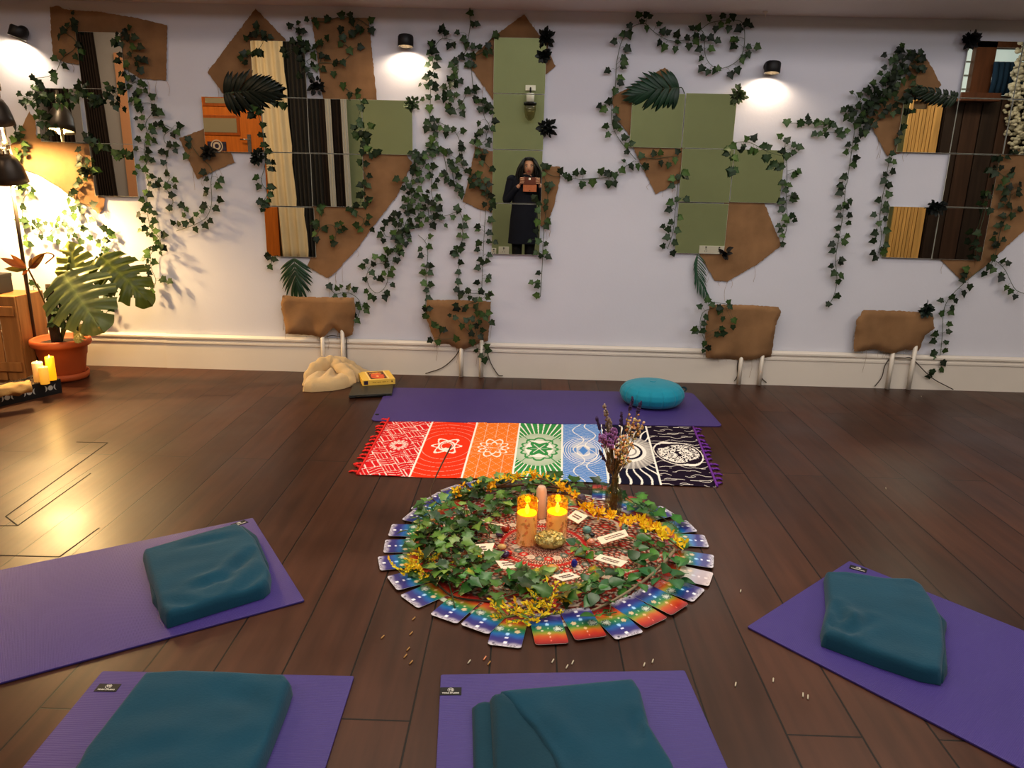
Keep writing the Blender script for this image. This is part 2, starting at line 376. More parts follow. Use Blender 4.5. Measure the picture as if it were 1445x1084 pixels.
for xx,ww in ((wx0-.04,.1),(xr(1379,90),.26),(wx1,.1)): MB().box((xx,yb+.06,(wz0+wz1)/2),(ww,.12,wz1-wz0)).build('frame',M('brown_frame',(112,70,44),.5,nz=(2,.2,(9,9,1))),win)
MB().box(((wx0+wx1)/2,yb+.07,zr(1400,64)),(wx1-wx0,.1,.1)).build('frame',M('brown_frame'),win)
MB().box(((wx0+wx1)/2,yb+.02,(wz0+wz1)/2),(wx1-wx0,.01,wz1-wz0)).build('pane',M('bright_pane',(200,214,210),.2,emit=((214,224,220),.55)),win)
gm=MB()
for i in range(6): gm.box(((wx0+wx1)/2,yb+.032,wz0+.08+i*.17),(wx1-wx0,.014,.02))
gm.build('glazing_bars',M('grey_bar',(150,156,150),.5),win)
sx=xr(1402,100); sh=MB()
for i in range(6): sh.tube([(sx-.12+i*.07,yb+.2,wz0+.40),(sx-.12+i*.07+.015,yb+.2,wz0+.2),(sx-.12+i*.07,yb+.2,wz0)],.034)
tag(sh.build('folded_cloth',M('blue_cloth',(36,66,92),.9)),'dark blue cloth hanging in the mirrored window','cloth')
rn=random.Random(5); fm=MB()
fx0=xr(1408,60); fx1=fx0+1.3
for k in range(1700):
    u=rn.random(); x=fx0+(fx1-fx0)*u; zt=3.3; ln=.75+.5*math.sin(u*9)+.25*(u)
    z=zt-rn.random()*max(.5,ln+.35*u+.2); y=yb+.42+rn.uniform(-.07,.07)
    fm.ball((x,y,z),rn.uniform(.024,.042),(1,.8,.7),6,4,col=(lambda f:tuple(c*f for c in lin((222,216,192))))(rn.uniform(.7,1.05)))
bl=thing('hanging_blossom','white artificial blossom hanging in front of the mirrored window','flowers',((fx0+fx1)/2,yb+.42,2.2))
fm.build('blossoms',M('blossom',attr=True,rough=.8,col=(255,255,255)),bl)

js=MB()
for a,b in (((8,729),(152,625)),((8,729),(25,742)),((25,742),(0,742)),((25,742),(128,668)),((0,784),(84,786)),((84,786),(140,745)),((152,625),(108,624))):
    p,q=fp(*a),fp(*b); d=(q-p); js.box((p+q)/2+V((0,0,.0004)),(d.length,.005,.0008),basis(d,(0,0,1)))
struct('trim_2',js,M('joint_dark',(14,9,7),.8),origin=(-2,3,0))
# ================= mirror tiles
def mirror_mat():
    return M('mirror_glass',(232,236,230),.0,metal=1)
mir=mirror_mat(); edge=M('mirror_edge',(214,216,204),.3)
def tile(l,r,t,b,yl,label,group,tilt=(0,0)):
    # l,r,t,b pixel edges measured on row yl
    a=wp(l,yl); c=wp(r,yl); zt=wp((l+r)/2,t).z; zb=wp((l+r)/2,b).z
    x0,x1=a.x+.0012,c.x-.0012; zt-=.0012; zb+=.0012
    w,h=x1-x0,zt-zb; o3=V(((x0+x1)/2,D-.020,(zt+zb)/2))
    m=MB()
    m.box((0,.0,0),(w,.005,h),mi=1)
    m.add([V((-w/2+.001,-.0027,-h/2+.001)),V((w/2-.001,-.0027,-h/2+.001)),V((w/2-.001,-.0027,h/2-.001)),V((-w/2+.001,-.0027,h/2-.001))],[(0,1,2,3)],mi=0,sm=False)
    m.box((0,.009,0),(w*.6,.014,h*.6),mi=1)
    o=m.build('mirror_tile',[mir,edge],origin=(0,0,0)); o.location=o3; o.rotation_euler=(math.radians(tilt[0]),0,math.radians(tilt[1]))
    return tag(o,label,'mirror',group)
G1='mirror tiles of the leftmost cluster'; G2='mirror tiles of the cluster reflecting the orange door'; G3='mirror tiles of the tall narrow column'; G4='mirror tiles of the cluster with the palm frond'; G5='mirror tiles of the rightmost cluster'
tile(109,172,46,126,46,'top mirror tile of the leftmost column, reflecting a ribbed curtain, below brown hessian',G1)
tile(119,182,126,203,126,'middle mirror tile of the leftmost column, ivy across its upper edge',G1)
tile(128,190,203,277,203,'bottom mirror tile of the leftmost column, beside glowing orange hessian',G1)
tile(56,118,125,201,163,'square mirror tile reflecting the black lamp shade',G1)
tile(357,433,58.5,138,98,'top mirror tile reflecting cream curtain, under the hessian diamond',G2)
tile(289,372,137.5,215,176,'mirror tile reflecting the orange door with a blue poster',G2)
tile(372.5,436.5,138.5,215.5,177,'mirror tile reflecting cream and charcoal curtain, right of the orange door tile, upper of two',G2)
tile(436.5,512.5,140,217,178,'mirror tile reflecting striped curtain edges, between curtain tile and plain green tile',G2)
tile(512.5,583,141.5,218.5,180,'mirror tile reflecting plain green wall, below the wall lamp and hessian sheet',G2)
tile(376.5,441,216,291,254,'mirror tile reflecting cream curtain, directly below the upper curtain tile',G2)
tile(441,514,217.5,292,255,'mirror tile reflecting curtain stripes, lower right corner of its cluster',G2)
tile(376,446,292,362,327,'lowest mirror tile reflecting orange door edge and cream curtain, above a palm leaf',G2,(0,-.5))
c3=(wp(697,54).x+wp(694,358).x)/2
def col3(t,b,lb,row): 
    l=697-(row-54)*.0105; r=771.7-(row-54)*.0352; tile(l,r,t,b,row,lb,G3)
col3(54,133,'top tile of the narrow four-tile mirror column, under a hessian point',93)
col3(133.3,211.5,'second tile of the narrow mirror column, reflecting an unlit wall lamp',172)
col3(212,287,'third tile of the narrow mirror column, reflecting the head and phone of a woman',249)
col3(287.5,359,'bottom tile of the narrow mirror column, reflecting a navy dress hem',323)
tile(889.5,963.5,132,209,170,'upper left tile of the green cluster, palm frond hanging over its corner',G4)
tile(964,1036,132.3,210,171,'upper right tile of the green cluster, small green sprig at its corner',G4)
tile(959,1031.5,210.2,285.5,247,'middle tile of the green cluster, below the upper right one',G4)
tile(1031.8,1103,211.3,286.3,248,'rightmost tile of the green cluster, hung with ivy on its right',G4)
tile(953.5,1024,286.5,357.8,322,'lowest tile of the green cluster, reflecting a white socket',G4)
tile(1358,1434,58.5,139.5,98,'top tile of the rightmost cluster, reflecting a window and white blossom',G5)
tile(1434.5,1510,59.5,141.5,99,'tile at the photo edge reflecting white blossom',G5)
tile(1268,1344,137.5,216,176,'tile reflecting the lit top of the pine panel with a hand slot',G5)
tile(1344,1419,139.7,217.5,178,'tile reflecting dark cupboard planks, below the window tile',G5)
tile(1419.5,1494,141.7,219.5,180,'tile at the photo edge reflecting grey brick',G5)
tile(1331.5,1402,218,292.5,255,'tile reflecting dark cupboard planks, beside a gap of bare wall',G5)
tile(1247,1318,291.5,364,328,'lowest tile reflecting the foot of the pine panel',G5)
tile(1318.3,1389,293,366.5,329,'lowest tile reflecting dark cupboard planks, a dark rosette at its corner',G5)

# ================= hessian pieces
hess=M('hessian',(150,116,82),.9,nz=(7,.2),wave=(300,.35,('X','Z')))
def cdt(poly2, step, rn, extra=None):
    # poly2: list of 2D points; returns verts, faces
    P=[V(p) for p in poly2]; out=[]
    n=len(P)
    for i in range(n):
        a,b=P[i],P[(i+1)%n]; k=max(1,int((b-a).length/step))
        for j in range(k): out.append(a.lerp(b,j/k))
    return out
def inside(p,poly):
    c=False; n=len(poly); j=n-1
    for i in range(n):
        a,b=poly[i],poly[j]
        if (a[1]>p[1])!=(b[1]>p[1]) and p[0]<(b[0]-a[0])*(p[1]-a[1])/(b[1]-a[1])+a[0]: c=not c
        j=i
    return c
def edged(p,poly):
    best=9; n=len(poly); p=V(p)
    for i in range(n):
        a=V(poly[i]); b=V(poly[(i+1)%n]); ab=b-a; t=max(0,min(1,(p-a).dot(ab)/max(1e-9,ab.length_squared)))
        best=min(best,(a+ab*t-p).length)
    return best
def trisheet(poly, step, inner, rn, jit=0, rings=()):
    out=cdt(poly,step,rn)
    if jit: out=[p+V((rn.uniform(-jit,jit),rn.uniform(-jit,jit))) for p in out]
    xs=[p.x for p in out]; ys=[p.y for p in out]; pts=list(out)
    n=len(out); ar=sum(out[i].x*out[(i+1)%n].y-out[(i+1)%n].x*out[i].y for i in range(n)); sg=1 if ar>0 else -1
    for o_ in rings:
        for i in range(n):
            t_=(out[(i+1)%n]-out[i-1]); q=out[i]+V((-t_.y,t_.x)).normalized()*sg*o_
            if inside(q,out) and edged(q,poly)>o_*.8: pts.append(q)
    lim=max(rings)+step*.5 if rings else step*.6
    x=min(xs)
    while x<max(xs):
        y=min(ys)
        while y<max(ys):
            q=V((x+rn.uniform(-.25,.25)*inner,y+rn.uniform(-.25,.25)*inner))
            if inside(q,out) and edged(q,poly)>lim: pts.append(q)
            y+=inner
        x+=inner
    n=len(out)
    r=delaunay_2d_cdt(pts,[(i,(i+1)%n) for i in range(n)],[],1,1e-6)
    return r[0],[tuple(f) for f in r[2]],out
def hessian(pts,label,seed,off=.006,amp=.009,threads=6,name='hessian_sheet'):
    rn=random.Random(seed); W3=[wp(*p) for p in pts]; poly=[(p.x,p.z) for p in W3]
    vs,fs,out=trisheet(poly,.012,.035,rn,.0025)
    k=MB(); sd=V((seed*3.1,seed*1.7,0))
    P=[V((v.x,D-off-amp*(.5+.5*noise.noise(V((v.x*7,v.y*7,seed)))) - .0*abs(v.x),v.y)) for v in vs]
    k.add(P,[f if (P[f[1]]-P[f[0]]).cross(P[f[2]]-P[f[0]]).y<0 else f[::-1] for f in fs])
    lo=sorted(out,key=lambda q:q.y)
    for i in range(threads):
        q=lo[rn.randrange(max(1,len(lo)//3))]; L=rn.uniform(.03,.13); dx=rn.uniform(-.02,.02)
        k.tube(catmull([(q.x,D-off-.002,q.y),(q.x+dx,D-.012,q.y-L*.5),(q.x+dx*.4,D-.01,q.y-L)],4),.0007,4)
    for i in range(len(out)//4):
        q=out[rn.randrange(len(out))]; a=rn.uniform(0,2*PI); L=rn.uniform(.004,.014)
        k.tube([(q.x,D-off-.002,q.y),(q.x+L*math.cos(a),D-off-.003,q.y+L*math.sin(a))],.0006,3)
    return tag(k.build(name,hess),label,'hessian')
hessian([(72,11),(83,8),(93,14),(140,17),(195,26),(237,36),(236,114),(199,111),(177,97),(111,91),(91,88),(76,80),(73,45)],'brown hessian sheet behind the top of the leftmost mirror column',1)
hessian(cr('A',(155,570),(185,610),(190,690),(240,722),(470,735),(510,1000),(540,1010),(530,1070),(505,1090),(475,1060),(400,1025),(300,950),(200,890),(120,860),(70,790),(60,740),(115,650)),'hessian sheet glowing orange under the floor lamp',2)
hessian(cr('A',(918,705),(1050,655),(1070,780),(1180,778),(1200,828),(1100,870),(1010,915),(960,800)),'small hessian scrap left of the orange door tile, dark sprig on it',3)
hessian(cr('C',(295,45),(448,205),(448,330),(330,500),(130,480),(48,368)),'pointed hessian diamond behind the tile reflecting cream curtain',4)
hessian(cr('C',(575,92),(870,92),(912,512),(640,520),(615,340),(592,180)),'upright hessian sheet with ivy, between curtain tile and wall lamp',5)
hessian([(440,288),(515,290),(512,214),(573,218),(582,230),(560,277),(527,320),(505,350),(469,389),(462,392),(434,376),(445,350)],'hessian sheet hanging to a low point below the striped curtain tile',6)
hessian(cr('E',(780,88),(870,215),(925,240),(925,310),(970,405),(912,460),(760,560),(600,625),(455,420),(470,340),(600,220)),'hessian diamond behind the top of the narrow mirror column',7)
hessian(cr('F',(480,30),(620,70),(620,440),(500,410),(405,365),(425,290),(460,130)),'hessian scrap left of the tile reflecting the woman',8)
hessian(cr('F',(870,140),(1000,155),(1000,220),(960,400),(905,530),(860,500)),'narrow hessian strip right of the tile reflecting the woman',9)
hessian(cr('G',(425,345),(448,365),(500,480),(500,600),(275,695),(245,690),(190,620),(155,520),(160,490),(230,455)),'hessian corner behind the palm frond above the green cluster',10)
hessian(cr('G',(262,750),(530,750),(530,920),(490,935),(380,990),(310,850)),'hessian triangle under the palm frond tile, crossed by ivy',11)
hessian(cr('Hh',(730,85),(930,92),(1020,310),(900,405),(745,495),(680,490),(595,345),(700,330)),'hessian sheet at the lower right of the green cluster',12)
hessian(cr('I',(690,305),(740,340),(820,490),(750,580),(660,640),(620,870),(510,892),(430,740),(385,650),(600,470),(640,370)),'hessian behind the dense ivy at the top left of the rightmost cluster',13)
hessian([(1405,219),(1470,210),(1480,300),(1445,324),(1385,379),(1358,398),(1322,362),(1385,355),(1395,295)],'hessian sheet with dark ivy below the tile reflecting brick',14)
# hessian draped over four low wall heaters
def heater_cover(pts,label,seed,depth=.055):
    rn=random.Random(seed); W3=[wp(p[0],p[1],depth*.6) for p in pts]; poly=[(p.x,p.z) for p in W3]
    zt=max(p[1] for p in poly); zb=min(p[1] for p in poly)
    vs,fs,out=trisheet(poly,.012,.02,rn,.0025); k=MB(); P=[]
    for v in vs:
        e=edged((v.x,v.y),poly); t=(zt-v.y)/(zt-zb)
        d=depth*(.45+.55*(1-(1-min(1,e/.016))**2)**.5) if t<.5 else depth*(.5+.5*min(1,e/.03))
        d+= .016*math.sin(v.x*26+seed+2.5*t)*t*t + .008*noise.noise(V((v.x*9,v.y*6,seed)))
        P.append(V((v.x,D-.02-max(0,d),v.y)))
    k.add(P,[f if (P[f[1]]-P[f[0]]).cross(P[f[2]]-P[f[0]]).y<0 else f[::-1] for f in fs])
    for i in range(40):
        q=out[rn.randrange(len(out))]
        if q.y<zb+.06: k.tube([(q.x,D-.06,q.y),(q.x+rn.uniform(-.01,.01),D-.05,q.y-rn.uniform(.01,.05))],.0007,3)
    for i in range(5):
        q=out[rn.randrange(len(out))]; k.tube([(q.x,D-.05,q.y),(q.x+.01,D-.042,q.y-.06),(q.x,D-.04,q.y-rn.uniform(.1,.16))],.0007,3)
    return tag(k.build('hessian_cover',hess),label,'hessian')
heater_cover(cr('Dd',(185,528),(300,535),(545,540),(552,600),(535,730),(490,748),(440,690),(385,745),(330,735),(200,722),(170,570)),'hessian draped over a low wall heater behind the beige blanket',21)
heater_cover(cr('Dd',(912,550),(1080,552),(1240,560),(1225,760),(1100,800),(960,775),(910,640)),'ivy-covered hessian draped over a low wall heater under the narrow mirror column',22)
heater_cover(cr('Hh',(650,610),(850,612),(1000,625),(1016,650),(985,720),(970,880),(800,895),(635,880),(630,740)),'hessian draped to the skirting below the palm stem, ivy on its left',23)
heater_cover(cr('J',(475,640),(650,642),(830,655),(832,730),(790,770),(760,850),(690,840),(620,860),(530,840),(425,850),(440,690)),'hessian draped over the low wall heater below the rightmost mirrors, no ivy',24)
pipew=M('white_pipe',(228,220,208),.35)
def pipe(px,pt,pb,label):
    a=wp(px,pt); b=wp(px+(pb-pt)*(-.035 if px>900 else -.01),pb,.0)
    zt=a.z; x=a.x; k=MB(); k.tube([(x,D-.052,zt+.06),(x,D-.052,.004)],.0135,14)
    o=k.build('heater_pipe',pipew); return tag(o,label,'pipe','white pipes running from the wall heaters to the floor')
wh={'beige':'heater behind the beige blanket','mid':'ivy-covered heater under the narrow mirror column','palm':'heater below the thin palm stem','right':'heater below the rightmost mirrors'}
for px,pt,pb,k,s in ((458,475,515,'beige','left'),(486,475,515,'beige','right'),(652,490,530,'mid','left'),(680,490,530,'mid','right'),(1043,504,541,'palm','left'),(1072,504,541,'palm','right'),(1255,496,548,'right','left'),(1285,496,548,'right','right')):
    pipe(px,pt,pb,'white %s pipe of the %s'%(s,wh[k]))
cordm=M('grey_cord',(72,64,58),.6)
def cable(pts,label,off=.04,mat=cordm,r=.003):
    P=[]
    for p in pts:
        q=wp(p[0],p[1],off)
        if q.z<.006: q=fp(p[0],p[1],.004); q.y=min(q.y,D-off)
        P.append(q)
    return tag(MB().tube(catmull(P,8),r,6).build('cable',mat),label,'cable')
cable(cr('Dd',(400,742),(430,735),(470,742)),'short cable looping between the pipes behind the beige blanket')
cable(cr('Dd',(502,745),(503,790),(505,880)),'thin dark cable running down beside the pipe near the beige blanket')
cable(cr('Dd',(1082,803),(1050,850),(990,900),(905,930)),'cable curving left from the ivy-covered heater to the floor')
cable(cr('Dd',(1222,830),(1240,880),(1275,935),(1300,940)),'cable dropping right of the ivy-covered heater')
cable(cr('Hh',(805,880),(797,930),(798,975),(782,1004)),'cable curling left of the pipes below the thin palm stem')
cable(cr('Hh',(930,885),(925,940),(920,985),(945,1012)),'cable curling right of the pipes below the thin palm stem')
cable(cr('J',(612,893),(590,930),(575,985),(540,1032)),'cable curving left of the pipes below the rightmost mirrors')
cable(cr('J',(640,885),(690,886),(730,890),(800,960),(850,1000),(940,1047)),'cable running right from the pipes below the rightmost mirrors',.056)
# pull cord on the ceiling
p=ray(1080,16); q=EYE+p*((ZC-H)/p.z)
tag(MB().tube([(q.x,q.y,ZC),(q.x,q.y,ZC-.012)],.014,12).tube([(q.x,q.y,ZC-.01),(q.x+.004,q.y,ZC-.03)],.003,6).build('ceiling_hook',white),'small white hook on the ceiling above the wall lamp','hook')

# ================= wall spot lamps
blk=M('matt_black',(30,29,30),.5); bulbm=M('warm_bulb',(255,220,170),.5,emit=((255,214,160),40))
def spot(px,py,label,tilt,power,hd=.062,R=.046):
    c=wp(px,py,.0); t=thing('wall_spotlight',label,'lamp',(c.x,D,c.z),'black spotlights on the mirror wall')
    MB().lathe([(.033,0),(.035,.004),(.035,.018),(.028,.024)],24,(c.x,D,c.z+.01),R=Matrix.Rotation(PI/2,3,'X')).build('wall_mount',blk,t)
    MB().tube([(c.x,D-.02,c.z+.01),(c.x+tilt*.02,D-.05,c.z+.004)],.012,10).build('stem',blk,t)
    R3=Matrix.Rotation(tilt,3,'Y')@Matrix.Rotation(-.12,3,'X')
    hc=V((c.x+tilt*.03,D-.068,c.z))
    k=MB(); k.lathe([(R*.9,.028),(R,.02),(R,-.034),(R*.93,-.036),(R*.9,-.03),(R*.85,.01)],28,hc,R=R3,close=False); k.lathe([(0,.028),(R*.9,.028)],28,hc,R=R3,close=False)
    k.build('lamp_head',blk,t)
    MB().lathe([(0,-.004),(R*.8,-.004),(R*.8,.002),(0,.002)],20,hc,R=R3,close=False).build('bulb',bulbm,t)
    l=bpy.data.lights.new('spot','SPOT'); l.energy=power*.8; l.color=(1,.80,.58); l.spot_size=math.radians(172); l.spot_blend=.5; l.shadow_soft_size=.03
    o=bpy.data.objects.new('spot',l); COL.objects.link(o); o.parent=t; o.location=(hc+R3@V((0,-.0,-.037)))-t.location; o.rotation_euler=(-.12,tilt,0)
    return t
spot(34,48,'black wall spotlight at the top left corner, turned toward the leftmost mirrors',.35,11,R=.05)
spot(575,60,'black wall spotlight above the plain green mirror tile',0,5)
spot(1085,97,'black wall spotlight right of the ivy loop, above the green cluster',.05,5)

# ================= ivy
leafm=M('ivy_leaf',(255,255,255),.45,attr=True,trl=.08,spec=.35); stemm=M('ivy_stem',(74,88,66),.6)
ILEAF=[(.15,-.10),(.42,-.05),(.36,.17),(.53,.36),(.28,.54),(.17,.74)]
def leaf(mb,base,dirv,nrm,L,col,fold=.18,droop=.15,shape=ILEAF,wide=1.0):
    d=V(dirv).normalized(); n=V(nrm); n=(n-d*n.dot(d)).normalized(); s=d.cross(n)
    sp=[(0,0),(0,.34),(0,.68),(0,1.0)]; vs=[]; 
    def P(u,w): return V(base)+d*(w*L)+s*(u*L*wide)+n*(fold*abs(u)*L-droop*w*w*L)
    vs=[P(0,w) for _,w in sp]; fs=[]
    for sg in (1,-1):
        b=len(vs); vs+= [P(sg*u,w) for u,w in shape]
        t=[(0,b,1),(b,b+1,1),(b+1,b+2,1),(b+2,b+3,1),(b+3,b+4,1),(1,b+4,2),(b+4,b+5,2),(2,b+5,3)]
        fs+= t if sg<0 else [x[::-1] for x in t]
    cc=[tuple(min(1,x*1.45+.01) for x in col)]*4+[col]*(len(vs)-4)
    mb.add(vs,fs,cc)
GREENS=[(33,50,27),(42,62,33),(50,74,36),(28,42,26),(66,90,44),(38,58,34)]
def gcol(rn,k=1.0,pal=GREENS):
    c=lin(rn.choice(pal)); j=rn.uniform(.75,1.3)*k; return tuple(x*j for x in c)
def smooth(P,it):
    P=[V(p) for p in P]
    for _ in range(it): P=[P[0]]+[(P[i-1]+P[i]*2+P[i+1])/4 for i in range(1,len(P)-1)]+[P[-1]]
    return P
def ivy(pts,label,seed,size=.043,k=1.0,companion=.45,off=.03,stem=None,group='ivy garlands on the mirror wall',dense=0):
    rn=random.Random(seed*13+1)
    Lp=[wp(p[0],p[1],off+rn.uniform(.0,.025)) for p in pts]
    base=[wp(p[0],p[1],off-.008) for p in (stem or pts)]
    path=smooth(catmull(smooth(base,0 if stem else 2),5),2)
    st=MB(); fo=MB(); st.tube(path,.0017,5)
    for i,c in enumerate(Lp):
        todo=[(c,size)]
        m=(1 if rn.random()<companion*.8 else 0)+dense
        for _ in range(m):
            a=rn.uniform(0,2*PI); rr=rn.uniform(.03,.06); todo.append((c+V((rr*math.cos(a),rn.uniform(-.02,.01),rr*math.sin(a))),size*rn.uniform(.7,1)))
        for q,sz in todo:
            sz*=rn.uniform(.85,1.2); n=min(path,key=lambda s:(s-q).length); d=q-n; d.y=0
            if d.length<.02: a=rn.uniform(0,2*PI); d=V((math.cos(a),0,math.sin(a)))
            d=d.normalized()+V((rn.uniform(-.4,.4),rn.uniform(-.35,.15),-.45)); d.normalize()
            b=q-d*sz*.45
            st.tube([n,(n+b)/2+V((0,-.006,.006)),b],.0009,3,cap=False)
            nr=V((rn.uniform(-.6,.6),-1,rn.uniform(-.3,.7)))
            leaf(fo,b,d,nr,sz,gcol(rn,k),wide=rn.uniform(.95,1.15))
    t=thing('ivy_garland',label,'ivy',tuple(path[0]),group)
    st.build('vine',stemm,t); fo.build('foliage',leafm,t)
    return t
